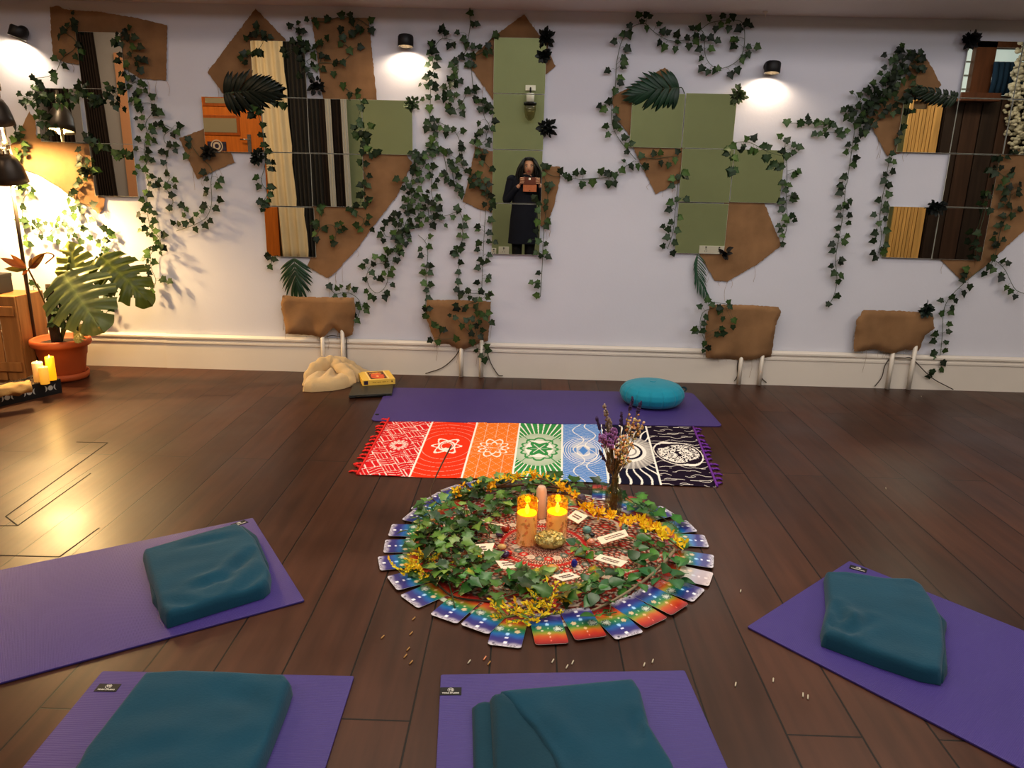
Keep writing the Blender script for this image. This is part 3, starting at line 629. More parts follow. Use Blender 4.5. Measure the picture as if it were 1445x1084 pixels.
# ================= ivy garlands, each traced from the photograph
Z=lambda *a:[q for x in a for q in x]
iv=[
(cr('A',(375,115),(320,160),(300,190),(385,150),(400,230),(415,265),(320,270),(280,300),(335,340),(265,370),(280,410),(170,400)),'ivy strand hanging down the left edge of the top left hessian',dict(companion=.3)),
(cr('A',(100,480),(130,520),(185,490),(230,520),(260,490),(300,520),(340,490),(380,510),(400,440),(430,480),(460,500),(480,530),(540,490),(575,530),(550,450),(610,460)),'ivy garland crossing the middle tile of the leftmost column',dict(companion=.9,dense=1)),
(cr('A',(190,420),(215,440),(190,500),(170,540),(130,520),(200,570),(180,600),(240,590),(210,640),(255,680),(230,700)),'ivy bunch left of the tile reflecting the lamp shade',dict(companion=.9)),
(cr('A',(640,170),(600,200),(575,220),(650,190),(690,190),(620,230),(680,240),(720,240),(640,330),(590,310),(700,330),(650,400),(630,380),(720,420),(745,465),(690,490),(740,310),(660,440)),'dense ivy falling over the right side of the top left mirror tile',dict(companion=.9,k=.8)),
(Z(cr('A',(690,480),(720,560),(700,530),(780,490),(790,550),(820,575),(720,600),(720,650),(775,650),(760,700),(700,710),(790,720),(690,760),(760,770),(720,810),(780,820),(740,860),(700,850),(780,900),(760,940),(740,980),(790,950),(720,1020),(760,1050)),cr('B',(735,20),(770,30),(730,70),(790,80),(735,120),(800,130),(775,150),(840,150),(800,190),(840,220),(820,215),(745,235),(755,258),(790,290),(755,320),(765,345),(835,380),(778,405),(775,435))),'long ivy cascade falling beside the leftmost mirror column to the wall shadow',dict(companion=.9,k=1.15)),
(cr('A',(825,630),(845,660),(920,640),(885,690),(790,640),(820,770),(900,740),(860,740),(850,780),(830,825),(850,880),(895,920),(850,945),(800,940),(880,995),(930,1050),(860,1060)),'ivy strand arching out right of the long cascade',dict(companion=.6,k=.8)),
(Z(cr('A',(962,715),(965,740),(945,800),(1030,880),(1050,915),(1055,965),(1045,990),(1130,920),(1115,950),(1125,1020),(1035,1050),(1105,1065)),cr('B',(1030,10),(1105,18),(935,45),(980,75),(880,85),(910,90),(940,90),(1050,105),(1075,80),(1000,125))),'ivy strand hanging from the small hessian scrap left of the orange door tile',dict(companion=.25,stem=Z(cr('A',(965,720),(1010,790),(1080,860),(1075,930),(1080,1000)),cr('B',(1075,10),(1045,70),(960,110),(900,130))))),
(cr('A',(430,690),(450,710),(480,720),(510,750),(490,770),(540,760),(580,775),(610,785),(650,795)),'short ivy strand over the bottom tile of the leftmost column',dict(companion=.6)),
(cr('A',(395,765),(400,810),(405,840),(440,860),(430,880),(410,930),(480,870),(400,920),(375,980),(350,1030),(405,1060),(480,1040)),'ivy strand in front of the glowing orange hessian',dict(companion=.5)),
(Z(cr('A',(78,655),(65,715),(95,700),(115,690),(130,760),(85,770),(100,790),(140,740),(110,935),(100,960),(170,970),(165,1000),(90,980),(120,1055)),cr('B',(120,10),(115,75),(90,80),(140,105),(130,160),(140,200))),'ivy strand behind the floor lamp at the left edge',dict(companion=.6,k=1.2)),
(cr('B',(175,90),(200,100),(210,165),(260,172),(265,95),(290,95),(330,100),(325,35),(355,130),(350,160),(385,155),(380,60),(365,15),(425,25),(470,75),(430,118),(455,165)),'ivy strand on the brightly lit wall above the potted monstera',dict(companion=.5,k=1.2)),
(cr('B',(525,115),(565,135),(575,155),(530,175),(500,200),(535,225),(550,180),(590,258),(520,262),(545,250)),'ivy strand reaching down to the right-hand monstera leaf',dict(companion=.6)),
(cr('B',(165,395),(160,500),(225,505),(220,548),(195,600),(190,630),(150,665),(60,510)),'thin ivy strand between the lamp pole and the plant pot',dict(companion=.2)),
(cr('B',(543,460),(575,520),(570,530),(510,550),(538,578)),'small ivy tip hanging below the right-hand monstera leaf',dict(companion=.2)),
(cr('C',(240,192),(265,180),(300,165),(330,175),(370,190),(290,265),(310,270),(228,272),(235,320)),'dark ivy sprig on the hessian diamond over the cream curtain tile',dict(companion=.8,k=.5)),
(cr('C',(470,130),(515,155),(540,160),(475,210),(520,215),(555,225),(590,240),(500,260),(540,260),(425,255),(620,215),(625,285),(660,295),(585,330),(600,350),(640,355),(510,300),(530,330),(590,290)),'dense dark ivy between the cream curtain tile and the upright hessian sheet',dict(companion=.9,k=.65)),
(cr('C',(590,105),(605,130),(655,100),(725,75),(770,75),(785,115),(830,160),(885,100),(885,160),(815,150)),'ivy arching over the top of the upright hessian sheet',dict(companion=.4,k=.8,stem=cr('C',(590,110),(650,110),(720,85),(780,90),(830,105),(880,140)))),
(cr('C',(725,155),(740,195),(722,228),(775,262),(830,240),(740,322),(700,320),(690,382),(625,215),(510,380)),'ivy twig hanging across the upright hessian sheet',dict(companion=.3,k=.75)),
(cr('C',(405,470),(385,530),(425,540)),'three-leaf ivy sprig over the tip of the dark palm leaf',dict(companion=0,k=.6,stem=cr('C',(450,495),(400,495),(340,492)))),
(Z(cr('C',(262,590),(290,550),(310,570),(325,640),(318,690),(355,772),(370,865),(290,908),(305,955),(372,955),(368,995),(320,1035)),cr('Dd',(65,55),(90,68))),'ivy strand down the edge between orange door tile and cream curtain tile',dict(companion=.6)),
(cr('C',(738,442),(770,490),(815,462),(848,518),(822,545),(825,620),(785,645),(795,690),(835,680),(860,685),(860,715),(845,735),(805,700),(835,780),(880,790),(905,785)),'ivy strand hanging in front of the striped curtain tile',dict(companion=.5,k=1.1)),
(Z(cr('C',(820,830),(875,898),(870,950),(820,945),(875,1015),(815,1000),(800,1050),(850,1050)),cr('Dd',(620,40))),'ivy strand down the lower right edge of the striped curtain tiles',dict(companion=.5)),
(cr('Dd',(365,100),(350,165),(395,195),(335,220),(350,250),(375,110),(460,170),(470,205),(430,240),(440,265)),'ivy twig curving over the hessian beside the lowest orange door tile',dict(companion=.4)),
(cr('Dd',(545,115),(620,130),(610,165),(548,172),(570,198)),'small ivy sprig in the middle of the low pointed hessian sheet',dict(companion=.3)),
(cr('Dd',(95,325),(110,340),(138,348),(115,388)),'small dark ivy sprig at the bottom corner of the lowest orange door tile',dict(companion=.3,k=.6)),
(cr('Dd',(418,488),(452,492),(448,538),(492,535),(515,485),(548,498),(555,580),(605,585),(608,612),(545,635),(560,662)),'ivy twig over the top right corner of the hessian behind the blanket',dict(companion=.25,stem=cr('Dd',(420,500),(450,525),(490,515),(530,525),(570,560),(570,610),(555,650)))),
(Z(cr('E',(205,265),(195,322),(255,355),(183,400),(245,405),(240,468),(175,475),(182,525),(240,520),(190,590),(200,668),(215,732),(178,793),(232,770),(270,785),(240,830),(200,880),(225,900),(165,945),(130,950)),cr('F',(130,80),(165,75),(210,60),(150,120),(190,160),(135,190))),'ivy cascade starting right under the lit middle wall lamp',dict(companion=.9,k=1.25)),
(cr('E',(270,178),(300,195),(315,285),(350,278),(210,268)),'dark ivy tip rising beside the lit middle wall lamp',dict(companion=.4,k=.6,stem=cr('E',(200,330),(250,260),(280,235),(340,245)))),
(cr('E',(445,80),(495,148),(405,240),(425,280),(470,285),(400,350),(350,370),(355,430),(440,395),(320,480),(360,465),(395,500),(280,530),(330,520),(245,600),(290,570),(330,575),(370,580),(385,630),(290,610),(320,680),(345,685),(405,700),(435,550)),'dense ivy from a tall tip down past the narrow column, the darkest of the cascade',dict(companion=.9,k=.9)),
(Z(cr('E',(600,215),(500,285),(560,285),(545,335),(470,345),(430,340),(455,395),(490,540),(430,560),(500,615),(530,620),(480,610),(572,650),(515,665),(500,760),(605,740),(590,790),(500,815),(570,860),(560,890),(460,870),(490,860),(545,930)),cr('F',(500,65),(530,95),(520,135),(580,170))),'ivy strand hugging the upper left edge of the narrow mirror column',dict(companion=.7,k=.8)),
(cr('E',(345,795),(410,800),(300,825),(235,825),(395,910),(270,920),(385,960),(330,1000),(350,1045),(415,1000),(430,1050)),'loose ivy loop left of the narrow column, above the hessian scrap',dict(companion=.5,stem=cr('E',(240,740),(340,790),(380,850),(390,920),(360,990),(330,1030)))),
(cr('F',(130,85),(145,130),(95,180),(140,190),(50,235),(100,250),(90,290),(60,360),(130,330),(100,430),(30,480),(90,520),(35,400),(75,575),(10,560),(10,600),(20,680),(130,480),(10,450)),'thick ivy strand falling onto the pointed hessian below the green tile',dict(companion=1,dense=1,k=.85)),
(cr('F',(215,80),(230,150),(200,210),(235,275),(170,335),(258,348),(210,375),(225,410),(160,405),(265,408),(150,450),(240,460),(275,465),(145,510),(225,518),(180,480),(190,370)),'thick ivy strand in the middle of the largest cascade',dict(companion=1,k=.95)),
(cr('F',(275,45),(325,120),(285,200),(310,225),(340,258),(385,215),(395,292),(395,330),(300,240),(340,150)),'ivy strand on bare wall between the cascade and the hessian scrap',dict(companion=.7)),
(cr('F',(395,40),(420,135),(360,175),(445,185),(470,215),(500,240),(525,280),(490,260),(445,240),(580,330),(535,388),(590,370),(520,270)),'dense ivy over the hessian scrap left of the mirrored woman',dict(companion=.9,k=.8)),
(cr('F',(580,480),(490,520),(492,540),(570,560),(497,625),(567,612),(488,662),(570,695),(558,730),(530,740),(490,773),(568,828),(560,850),(485,863),(518,912),(430,915)),'ivy strand down the lower left edge of the narrow mirror column',dict(companion=.15,stem=cr('F',(545,400),(535,550),(528,700),(522,820),(520,920)))),
(cr('F',(240,455),(280,465),(340,460),(370,400),(375,425),(430,468),(385,520),(422,518),(378,575),(422,580),(402,635),(362,655),(362,690),(395,740),(372,800),(382,860),(370,910),(395,935)),'ivy strand twisting down to the middle of the lower hessian cover',dict(companion=.4)),
(cr('F',(208,578),(203,645),(143,700),(140,660),(190,760),(215,760),(155,800),(208,805),(170,870),(212,875),(177,910),(200,962),(203,1018),(172,1022),(175,1060)),'ivy strand down to the left corner of the ivy-covered hessian cover',dict(companion=.2,stem=cr('F',(130,570),(180,620),(190,700),(178,800),(180,900),(175,1060)))),
(cr('Dd',(1120,510),(1080,540),(1190,508),(1240,525),(1225,545),(1160,550),(1110,590),(1060,600),(1055,580),(1165,585),(1232,620),(1190,630),(1215,650),(1140,650),(1180,665),(1140,690),(1160,685),(1090,692),(1110,655),(1200,708),(1140,722),(1190,745),(1145,775),(1060,645)),'ivy bunch spread over the right half of the ivy-covered hessian cover',dict(companion=.3,off=.11,k=.8)),
(cr('Dd',(905,600),(930,598),(905,640),(945,675),(960,690),(985,708),(1005,708),(965,768),(925,762),(1060,748)),'ivy strand along the lower left of the ivy-covered hessian cover',dict(companion=.2,off=.11,k=.8)),
(cr('Dd',(1165,810),(1220,788),(1228,812),(1185,840),(1208,866)),'ivy tip hanging below the ivy-covered hessian to the skirting',dict(companion=.1,off=.07)),
(cr('Dd',(578,382),(600,355),(645,330),(680,340),(705,352),(755,350),(740,395),(725,425),(740,480),(635,418),(672,448),(598,452),(600,512),(622,540),(715,522),(700,545)),'ivy curled into a round loop on bare wall',dict(companion=.3,stem=cr('Dd',(700,350),(715,400),(705,480),(660,520),(620,490),(605,430),(630,380),(690,365)))),
(cr('Dd',(705,155),(670,225),(690,255),(745,210),(770,240),(760,300),(775,310),(702,295),(715,315),(690,340),(820,220),(840,180),(750,170)),'ivy strand trailing from the big cascade toward the round loop',dict(companion=.6)),
(Z(cr('F',(905,145),(930,152),(1005,175),(1030,210),(1055,215),(1098,185),(1137,180),(1132,272),(1198,255),(1255,178),(1290,190),(1295,262)),cr('G',(8,872),(5,945),(60,935),(105,870),(132,880),(155,892),(145,940),(172,940),(213,870),(258,852),(290,853),(330,852))),'ivy garland strung across bare wall from the narrow column to the palm frond cluster',dict(companion=.1,stem=Z(cr('F',(895,170),(940,205),(1010,215),(1080,225),(1160,235),(1250,220)),cr('G',(0,915),(80,910),(150,900),(210,860),(270,820))))),
(cr('F',(950,265),(920,258),(925,300),(912,370),(908,410),(928,490),(918,522),(910,628),(905,680),(880,695),(862,805),(858,860),(855,885),(850,940)),'ivy strand down the hessian strip right of the mirrored woman',dict(companion=.3,stem=cr('F',(900,200),(925,330),(905,480),(895,620),(890,760),(878,950)))),
(cr('F',(840,335),(850,350),(865,415),(858,500),(852,552),(862,605)),'ivy sprig on the mirror over the navy dress of the woman',dict(companion=.3,off=.04,k=1.1)),
(cr('G',(292,72),(330,70),(315,108),(335,148),(250,135),(210,175),(165,212),(245,180),(240,250),(222,298),(225,320),(218,342),(132,362),(205,400),(205,425),(172,468),(138,518),(112,560),(180,565),(182,608),(122,645),(135,690),(202,658),(228,700),(233,745),(235,770)),'long ivy strand curving down left of the palm frond cluster',dict(companion=.15,stem=cr('G',(330,120),(270,130),(210,200),(180,330),(175,450),(155,540),(160,640),(200,720),(280,815)))),
(cr('G',(402,120),(420,155),(448,162),(492,170),(398,220),(422,245),(497,215),(480,255),(550,240),(545,195),(583,190),(590,215),(562,140),(600,135),(650,88),(722,75),(775,88),(710,130),(685,152),(752,150),(800,148),(850,120),(870,132),(785,205),(775,238),(858,240),(855,280),(823,312),(800,362),(765,385),(700,345),(680,362),(645,370),(612,352),(610,300),(598,252),(668,250),(625,190),(665,195)),'ivy curled in a large ring at the top of the wall under the ceiling',dict(companion=.12,stem=cr('G',(330,120),(380,170),(460,210),(540,200),(600,160),(660,115),(750,105),(820,110),(835,200),(810,300),(720,350),(660,330),(630,270),(630,180),(605,145)))),
(cr('G',(305,790),(370,778),(405,775),(490,770),(480,822),(445,845),(408,835),(330,852)),'ivy across the hessian triangle under the palm frond tile',dict(companion=.2,stem=cr('G',(300,800),(380,810),(440,800),(500,800)))),
(Z(cr('G',(500,900),(538,885),(540,905),(460,912),(458,950),(495,1015),(452,1035),(443,1070)),cr('Hh',(452,95),(443,132),(510,172),(455,195),(440,230),(495,238),(433,272),(415,315),(482,300),(470,355))),'ivy strand down the left edge of the lowest green tiles',dict(companion=.15,k=1.1,stem=Z(cr('G',(500,880),(490,960),(485,1050)),cr('Hh',(480,130),(470,240),(440,330))))),
(cr('G',(843,705),(885,700),(927,745),(962,748),(822,765),(870,770),(890,775),(950,810),(745,760),(780,748),(740,785),(790,808),(760,865),(767,885)),'ivy twig hanging at the top of the rightmost green tile',dict(companion=.3,stem=cr('G',(1020,795),(940,770),(870,730),(800,725),(760,770),(770,870)))),
(Z(cr('G',(1012,692),(1055,712),(1120,752),(1025,770),(1085,780),(1050,800),(1090,740),(985,840),(1020,850),(1005,860),(1090,895),(1100,885),(1028,935),(1042,972),(1020,1030),(1090,1000),(1085,1020),(1020,1070)),cr('Hh',(1040,30),(1095,62),(1100,70),(1018,92),(1020,132),(1080,162),(1052,188),(1003,212),(1015,238),(1025,262),(1032,305))),'ivy strand down the right edge of the green cluster to the hessian',dict(companion=.35,stem=Z(cr('G',(1040,750),(1050,850),(1048,960),(1045,1060)),cr('Hh',(1050,130),(1050,220),(1025,300))))),
(Z(cr('G',(1050,628),(1118,632),(1162,625),(1205,630),(1250,628)),cr('I',(20,708),(65,700),(115,705),(165,700),(190,715),(215,720),(95,770),(130,770),(160,750),(245,745),(250,775))),'short horizontal ivy garland joining the green cluster to the rightmost cluster',dict(companion=.5)),
(cr('I',(575,295),(605,292),(540,352),(575,340),(660,310),(712,298),(640,330),(710,345),(620,385),(590,415),(630,400),(515,428),(550,425),(580,445),(490,475),(540,480),(570,500),(450,515),(500,520),(530,550),(430,555),(480,580),(560,540),(400,590),(450,610),(500,600),(380,635),(430,650),(350,690),(400,700),(355,610),(340,720),(390,765),(355,540),(408,525),(305,628),(277,675),(470,545),(610,470),(420,600),(450,570)),'dense dark mass of ivy sloping down at the top left of the rightmost mirrors',dict(companion=1,dense=1,k=.6,off=.04)),
(cr('I',(720,398),(690,390),(655,445),(700,500),(670,530),(630,520),(640,570),(600,575),(490,665),(440,720),(395,740),(420,690),(580,640),(510,640)),'dark ivy trailing along the hessian above the pine panel tile',dict(companion=.7,k=.6)),
(Z(cr('I',(345,805),(330,845),(290,830),(277,872),(342,905),(320,942),(265,1015),(242,1060)),cr('J',(362,10),(358,45),(415,92),(398,112),(355,122),(357,162),(415,160),(410,200),(348,222),(345,265),(403,265),(390,295),(318,308),(322,342),(378,385),(370,400),(315,418),(330,457),(372,470),(355,500),(345,572),(308,612))),'long ivy strand hanging alone on bare wall, left of the rightmost mirrors',dict(companion=.12,k=.8,stem=Z(cr('I',(330,740),(310,880),(285,1050)),cr('J',(392,10),(372,200),(340,370),(348,480),(335,560),(310,610))))),
(Z(cr('I',(640,635),(610,732),(592,765),(572,812),(550,880),(522,918),(560,930),(552,985),(510,1000),(492,1040),(535,1062)),cr('J',(610,10),(608,48),(555,82),(602,105),(598,132),(532,157),(597,178),(565,197),(605,237),(537,250),(528,290),(603,312),(590,345),(528,352),(540,380))),'long ivy strand along the left edge of the rightmost mirrors',dict(companion=.12,k=.8,stem=Z(cr('I',(630,620),(580,800),(525,930),(505,1060)),cr('J',(580,60),(565,180),(575,260),(560,350))))),
(Z(cr('I',(1160,912),(1210,905),(1100,980),(1130,1000),(1230,1000),(1190,1040),(1280,1060)),cr('J',(1175,20),(1230,10),(1280,50),(1180,110),(1230,112),(1285,130),(1190,160),(1240,165),(1160,212),(1212,222),(1140,280),(1195,285),(1160,312),(1150,375))),'dark ivy spread on the hessian below the brick tile at the right edge',dict(companion=.6,k=.55)),
(cr('J',(1120,45),(1100,100),(1125,140),(1060,250),(1050,300),(1075,330),(1060,375)),'ivy strand hanging at the right edge of the dark cupboard tiles',dict(companion=.5,k=.6,off=.045)),
(cr('J',(995,460),(985,490),(1025,528),(995,562),(938,578),(955,598),(873,593),(938,632),(932,657),(885,655),(925,715),(922,752),(845,765),(835,802),(908,805),(903,850),(838,862),(830,882),(893,915),(885,948),(835,960),(815,978)),'ivy strand falling from the rightmost hessian to the skirting',dict(companion=.12,k=.75,stem=cr('J',(1085,430),(1000,500),(920,580),(890,650),(885,760),(868,900),(820,975)))),
(cr('J',(1152,378),(1195,388),(1225,402),(1120,425),(1140,440),(1095,460),(1182,465),(1182,485),(1210,530),(1230,550),(1255,577)),'ivy twig reaching to the right photo edge below the hessian',dict(companion=.3,k=.7,stem=cr('J',(1150,385),(1200,430),(1230,490),(1260,540),(1310,560)))),
(cr('Hh',(645,585),(602,622),(665,615),(710,630),(705,650),(755,598),(762,627),(640,682),(630,712),(575,740),(580,752),(617,750),(722,690),(722,735),(775,732),(782,698),(730,760),(627,818),(645,835)),'ivy twig over the top left of the hessian below the palm stem',dict(companion=.12,off=.1,stem=cr('Hh',(640,600),(690,605),(750,615),(640,640),(610,680),(610,740),(640,820)))),
]
for i,(pts,lab,kw) in enumerate(iv): ivy(pts,lab,i+1,**kw)

# ================= artificial palm leaves
palmm=M('palm_leaf',(255,255,255),.42,attr=True,spec=.45)
def palm(base,tip,bend,ln,label,seed,n=12,col=(30,58,34),w=.016,stemto=None,off=.05,ang=(62,14),under=1.0):
    rn=random.Random(seed); a=wp(*base,off); b=wp(*tip,off); ax=b-a; L=ax.length; ax.normalize(); sd=V((0,-1,0)).cross(ax)
    mid=a.lerp(b,.5)+sd*bend; path=catmull([a,mid,b],8); fo=MB(); st=MB()
    if stemto: q=wp(*stemto,.02); st.tube(catmull([q,(q+a)/2+V((0,-.01,.015)),a],5),.003,6)
    st.tube(path,[.0035-.002*i/(len(path)-1) for i in range(len(path))],6)
    for s in (1,-1):
        for i in range(n):
            t=i/(n-1); p=path[int(t*(len(path)-1))]; g=math.radians(ang[0]+(ang[1]-ang[0])*t)+rn.uniform(-.06,.06)
            d=(ax*math.cos(g)+sd*s*math.sin(g)); l=ln*(.75+.5*math.sin(PI*(.15+.7*t)))*rn.uniform(.92,1.08)*(under if s<0 else 1)
            c=gcol(rn,1,[col]); nr=V((0,-1,0))+sd*s*.35
            nr=(nr-d*nr.dot(d)).normalized(); q=d.cross(nr); vs=[];m=6
            for k in range(m+1):
                u=k/m; wd=w*math.sin(PI*min(1,.12+u*.88))**.7*(1 if k<m else .05); cc=p+d*(l*u)+nr*(.10*l*math.sin(u*2.2)-.12*l*u*u)
                vs+=[cc-q*wd*.5,cc+nr*.003,cc+q*wd*.5]
            fs=[]
            for k in range(m):
                for e in (0,1): x=k*3+e; fs.append((x,x+1,x+4,x+3))
            fo.add(vs,fs,c)
    t=thing('palm_leaf',label,'palm leaf',tuple(a)); st.build('stalk',stemm,t); fo.build('leaflets',palmm,t); return t
palm((317,132),(372,130),.01,.13,'dark artificial palm leaf over the orange door tile, pointing right',1,col=(20,32,24),w=.03,stemto=(400,137),ang=(75,8))
palm((957,124),(905,132),-.01,.12,'green artificial palm leaf hanging over the upper left tile of the green cluster',2,col=(26,58,38),w=.028,stemto=(966,132),ang=(70,10))
palm((415,365),(420,402),-.005,.13,'artificial palm leaf pointing down below the lowest orange door tile',3,col=(26,56,34),w=.018,ang=(55,8),n=11)
palm((984,359),(998,414),-.03,.085,'thin feathery palm stem hanging under the lowest green tile',4,n=24,col=(44,84,62),w=.006,ang=(32,8),off=.035)
palm((1350,137),(1300,126),.005,.07,'dark half palm leaf drooping over the tile with the pine panel top',5,n=12,col=(34,50,34),w=.02,ang=(70,20),under=.5)

# ================= dark rosettes and small sprigs
rosm=M('rosette',(255,255,255),.5,attr=True)
def rosette(px,py,R,label,seed,col=(18,24,20),n=46,L=.035,name='artificial_sprig',off=.03,w=1.0):
    rn=random.Random(seed); c=wp(px,py,off); fo=MB()
    for i in range(n):
        a=rn.uniform(0,2*PI); e=rn.uniform(.0,1.35); d=V((math.cos(a)*math.sin(e),-math.cos(e),math.sin(a)*math.sin(e)))
        b=c+d*R*rn.uniform(.3,.72); leaf(fo,b,d+V((rn.uniform(-.5,.5),rn.uniform(-.3,.3),rn.uniform(-.5,.3))),V((rn.uniform(-1,1),-1,rn.uniform(-1,1))),L*rn.uniform(.7,1.2),gcol(rn,1,[col]),shape=[(.12,.05),(.25,.2),(.32,.4),(.3,.6),(.2,.75),(.1,.9)],wide=w)
    t=thing(name,label,'sprig',tuple(c)); MB().ball(c,R*.42,(1,.8,1),10,7,col=lin(col)).tube([c,c+V((0,off,0))],.004,6).build('core',rosm,t); fo.build('petals',rosm,t); return t
rosette(447,122,.055,'black artificial rosette between the cream curtain tile and upright hessian',1)
rosette(582,147,.05,'small bushy green sprig on the corner of the plain green tile',2,col=(70,88,56),L=.028,n=70)
rosette(363,223,.055,'dark rosette at the lower corner of the orange door tile',3,col=(22,32,22))
rosette(294,215,.045,'dark rosette on the small hessian scrap under the blue poster',4,col=(38,34,26))
rosette(770,54,.055,'black rosette at the top right corner of the narrow mirror column, upper of two',5)
rosette(768,78,.03,'smaller black rosette just below the top one on the narrow column',6)
rosette(772,182,.058,'black bushy sprig on the right edge of the narrow column, above the woman',7,col=(14,20,18),n=60)
rosette(1041,135,.058,'bushy green sprig on the corner of the upper right green tile',8,col=(78,92,58),n=80,L=.028)
rosette(1022,358,.03,'black star-shaped sprig on hessian beside the mirrored white socket',9,col=(20,18,16),n=14,L=.045)
rosette(1367,56,.06,'black bushy sprig at the top left corner of the window tile',10,col=(12,16,20),n=70)
rosette(1321,291,.05,'dark rosette between the dark cupboard tiles and the bare wall gap',11,col=(16,24,22))
rosette(1306,436,.045,'dark green rosette on the top edge of the hessian with no ivy',12,col=(28,44,34),off=.07)
rosette(123,240,.045,'dark flower rosette on the glowing orange hessian',13,col=(44,52,24))
# ================= floor lamp, plant, crate and tray at the left
lx=fp(57,530); lx.y=min(lx.y,D-.3)
lamp=thing('floor_lamp','tall black floor lamp with two dome shades at the left edge','lamp',(lx.x,lx.y,0))
gun=M('gunmetal',(74,66,60),.38,metal=.5); brass=M('brass_screw',(210,196,170),.25,metal=1)
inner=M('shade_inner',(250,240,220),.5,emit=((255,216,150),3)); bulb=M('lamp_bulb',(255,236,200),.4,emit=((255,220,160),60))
MB().lathe([(.0,0),(.12,0),(.13,.01),(.12,.022),(.02,.03),(.0,.03)],36,(lx.x,lx.y,0)).build('base',gun,lamp)
MB().tube([(lx.x,lx.y,.02),(lx.x,lx.y,1.78)],.011,12).build('pole',gun,lamp)
def depthp(px,py,y): r=ray(px,py); return EYE+r*(y/r.y)
for px,py,ang,ar in ((13,240,0,.1),(-7,158,0,.1)):
    c=depthp(px,py,lx.y-.03); sc=c+V((0,0,.09)); TR=Matrix.Rotation(.22,3,'X')
    arm=MB().tube(catmull([(lx.x,lx.y,sc.z+.05),(lx.x+(sc.x-lx.x)*.5,lx.y-.02,sc.z+.06),(sc.x,c.y,sc.z+.03)],5),.008,10).build('lamp_arm',gun,lamp)
    MB().tube([(lx.x,lx.y,sc.z+.03),(lx.x,lx.y,sc.z+.07)],.019,14).build('clamp',brass,lamp)
    sh=MB().lathe([(.024,.09),(.04,.083),(.058,.06),(.074,.02),(.083,-.03),(.088,-.075),(.086,-.075),(.08,-.03),(.07,.02),(.05,.06),(.022,.08)],36,c,close=False,R=TR).build('lamp_shade',gun,lamp)
    MB().lathe([(0,-.062),(.083,-.06),(.079,-.03),(.07,.018),(.05,.055),(.0,.07)],32,c,close=False,R=TR).build('shade_lining',inner,sh)
    k=MB().lathe([(.026,.085),(.028,.1),(.022,.105),(.024,.118),(.014,.13),(0,.13)],20,c,R=TR); k.build('shade_cap',brass,sh)
    k=MB()
    for q in range(6):
        a=q*PI/3; k.box(c+TR@V((.027*math.cos(a),.027*math.sin(a),.1)),(.006,.006,.03),TR)
    k.build('cap_rib',brass,sh)
    MB().ball(c+TR@V((0,0,-.066)),.026,(1,1,1.15),16,10).build('bulb',bulb,lamp)
    for nm,zz,E,ss in (('lamp_light',-.085,LAMP_E,2.75),):
        l=bpy.data.lights.new(nm,'SPOT'); l.energy=E; l.color=(1,.66,.29); l.spot_size=math.radians(168); l.spot_blend=.5; l.shadow_soft_size=.03
        o=bpy.data.objects.new(nm,l); COL.objects.link(o); o.parent=lamp; o.location=c+TR@V((0,0,zz-.02))-V(lamp.location)
# potted monstera
pc=fp(93,533); pc.y=min(pc.y,D-.24); pc=V((pc.x,pc.y,0))
plant=thing('potted_monstera','monstera with big split leaves in a terracotta pot by the skirting','plant',(pc.x,pc.y,0))
terra=M('terracotta',(176,88,44),.6,nz=(4,.12)); soil=M('soil',(52,38,28),.95,bump=(60,.8))
MB().lathe([(0,0),(.125,0),(.135,.01),(.14,.045),(.13,.045),(.12,.02),(0,.02)],40,pc).build('saucer',terra,plant)
MB().lathe([(0,.02),(.105,.02),(.118,.05),(.135,.15),(.139,.155),(.145,.21),(.165,.215),(.172,.23),(.170,.255),(.158,.262),(.148,.255),(.142,.23),(0,.225)],44,pc).build('pot',terra,plant)
MB().lathe([(0,.238),(.1,.236),(.146,.226)],30,pc,close=False).build('soil',soil,plant)
def mon_leaf(base,dirv,nrm,L,col,name,droop=.25,seed=0,wide=.62,parent=plant,mat=None,slits=6):
    d=V(dirv).normalized(); n=V(nrm); n=(n-d*n.dot(d)).normalized(); s=d.cross(n); b=V(base); m=MB(); rn=random.Random(seed)
    NS,NT=48,8
    for sg in (1,-1):
        P=[]
        for i in range(NS+1):
            u=i/NS
            w=wide*L*(math.sin(PI*min(1,(u*.93+.10)))**.55)*(1-.35*u)
            if u<.06: w*=.75
            for j in range(NT+1):
                t=j/NT; fw=.30*t*(.4+u)-.13*t*max(0,1-u*4)
                lat=w*t*.93; al=(u+fw*.55)*L
                P.append(b+d*(al)+s*(sg*lat)+n*(.10*L*t-.18*L*t*t-droop*L*(al/L)**2+.012*math.sin(u*40)*t))
        sl=[(k+.9)/(slits+.9)+rn.uniform(-.02,.02) for k in range(slits)]
        def skip(i,j,sl=sl):
            t=i/NT; u=(j+.5)/NS
            return t>.40 and any(abs(u-q)<.012+.05*(t-.40) for q in sl)
        cc=[]
        for i in range(NS+1):
            for j in range(NT+1):
                k=1.5 if j==0 else 1-.12*(i%2)+.1*(j/NT); cc.append(tuple(min(1,x*k) for x in col))
        fs=[]
        for jj in range(NS):
            for ii in range(NT):
                if skip(ii,jj): continue
                a=jj*(NT+1)+ii; q=(a,a+1,a+NT+2,a+NT+1); fs.append(q if sg<0 else q[::-1])
        m.add(P,fs,cc)
    return m.build(name,mat or M('monstera_leaf',(255,255,255),.38,attr=True,trl=.15,spec=.45),parent)
def pl(px,py,dy=0): return depthp(px,py,pc.y+dy)
gl=lin((112,122,74)); g2=lin((126,132,66))
top=pc+V((0,0,.24))
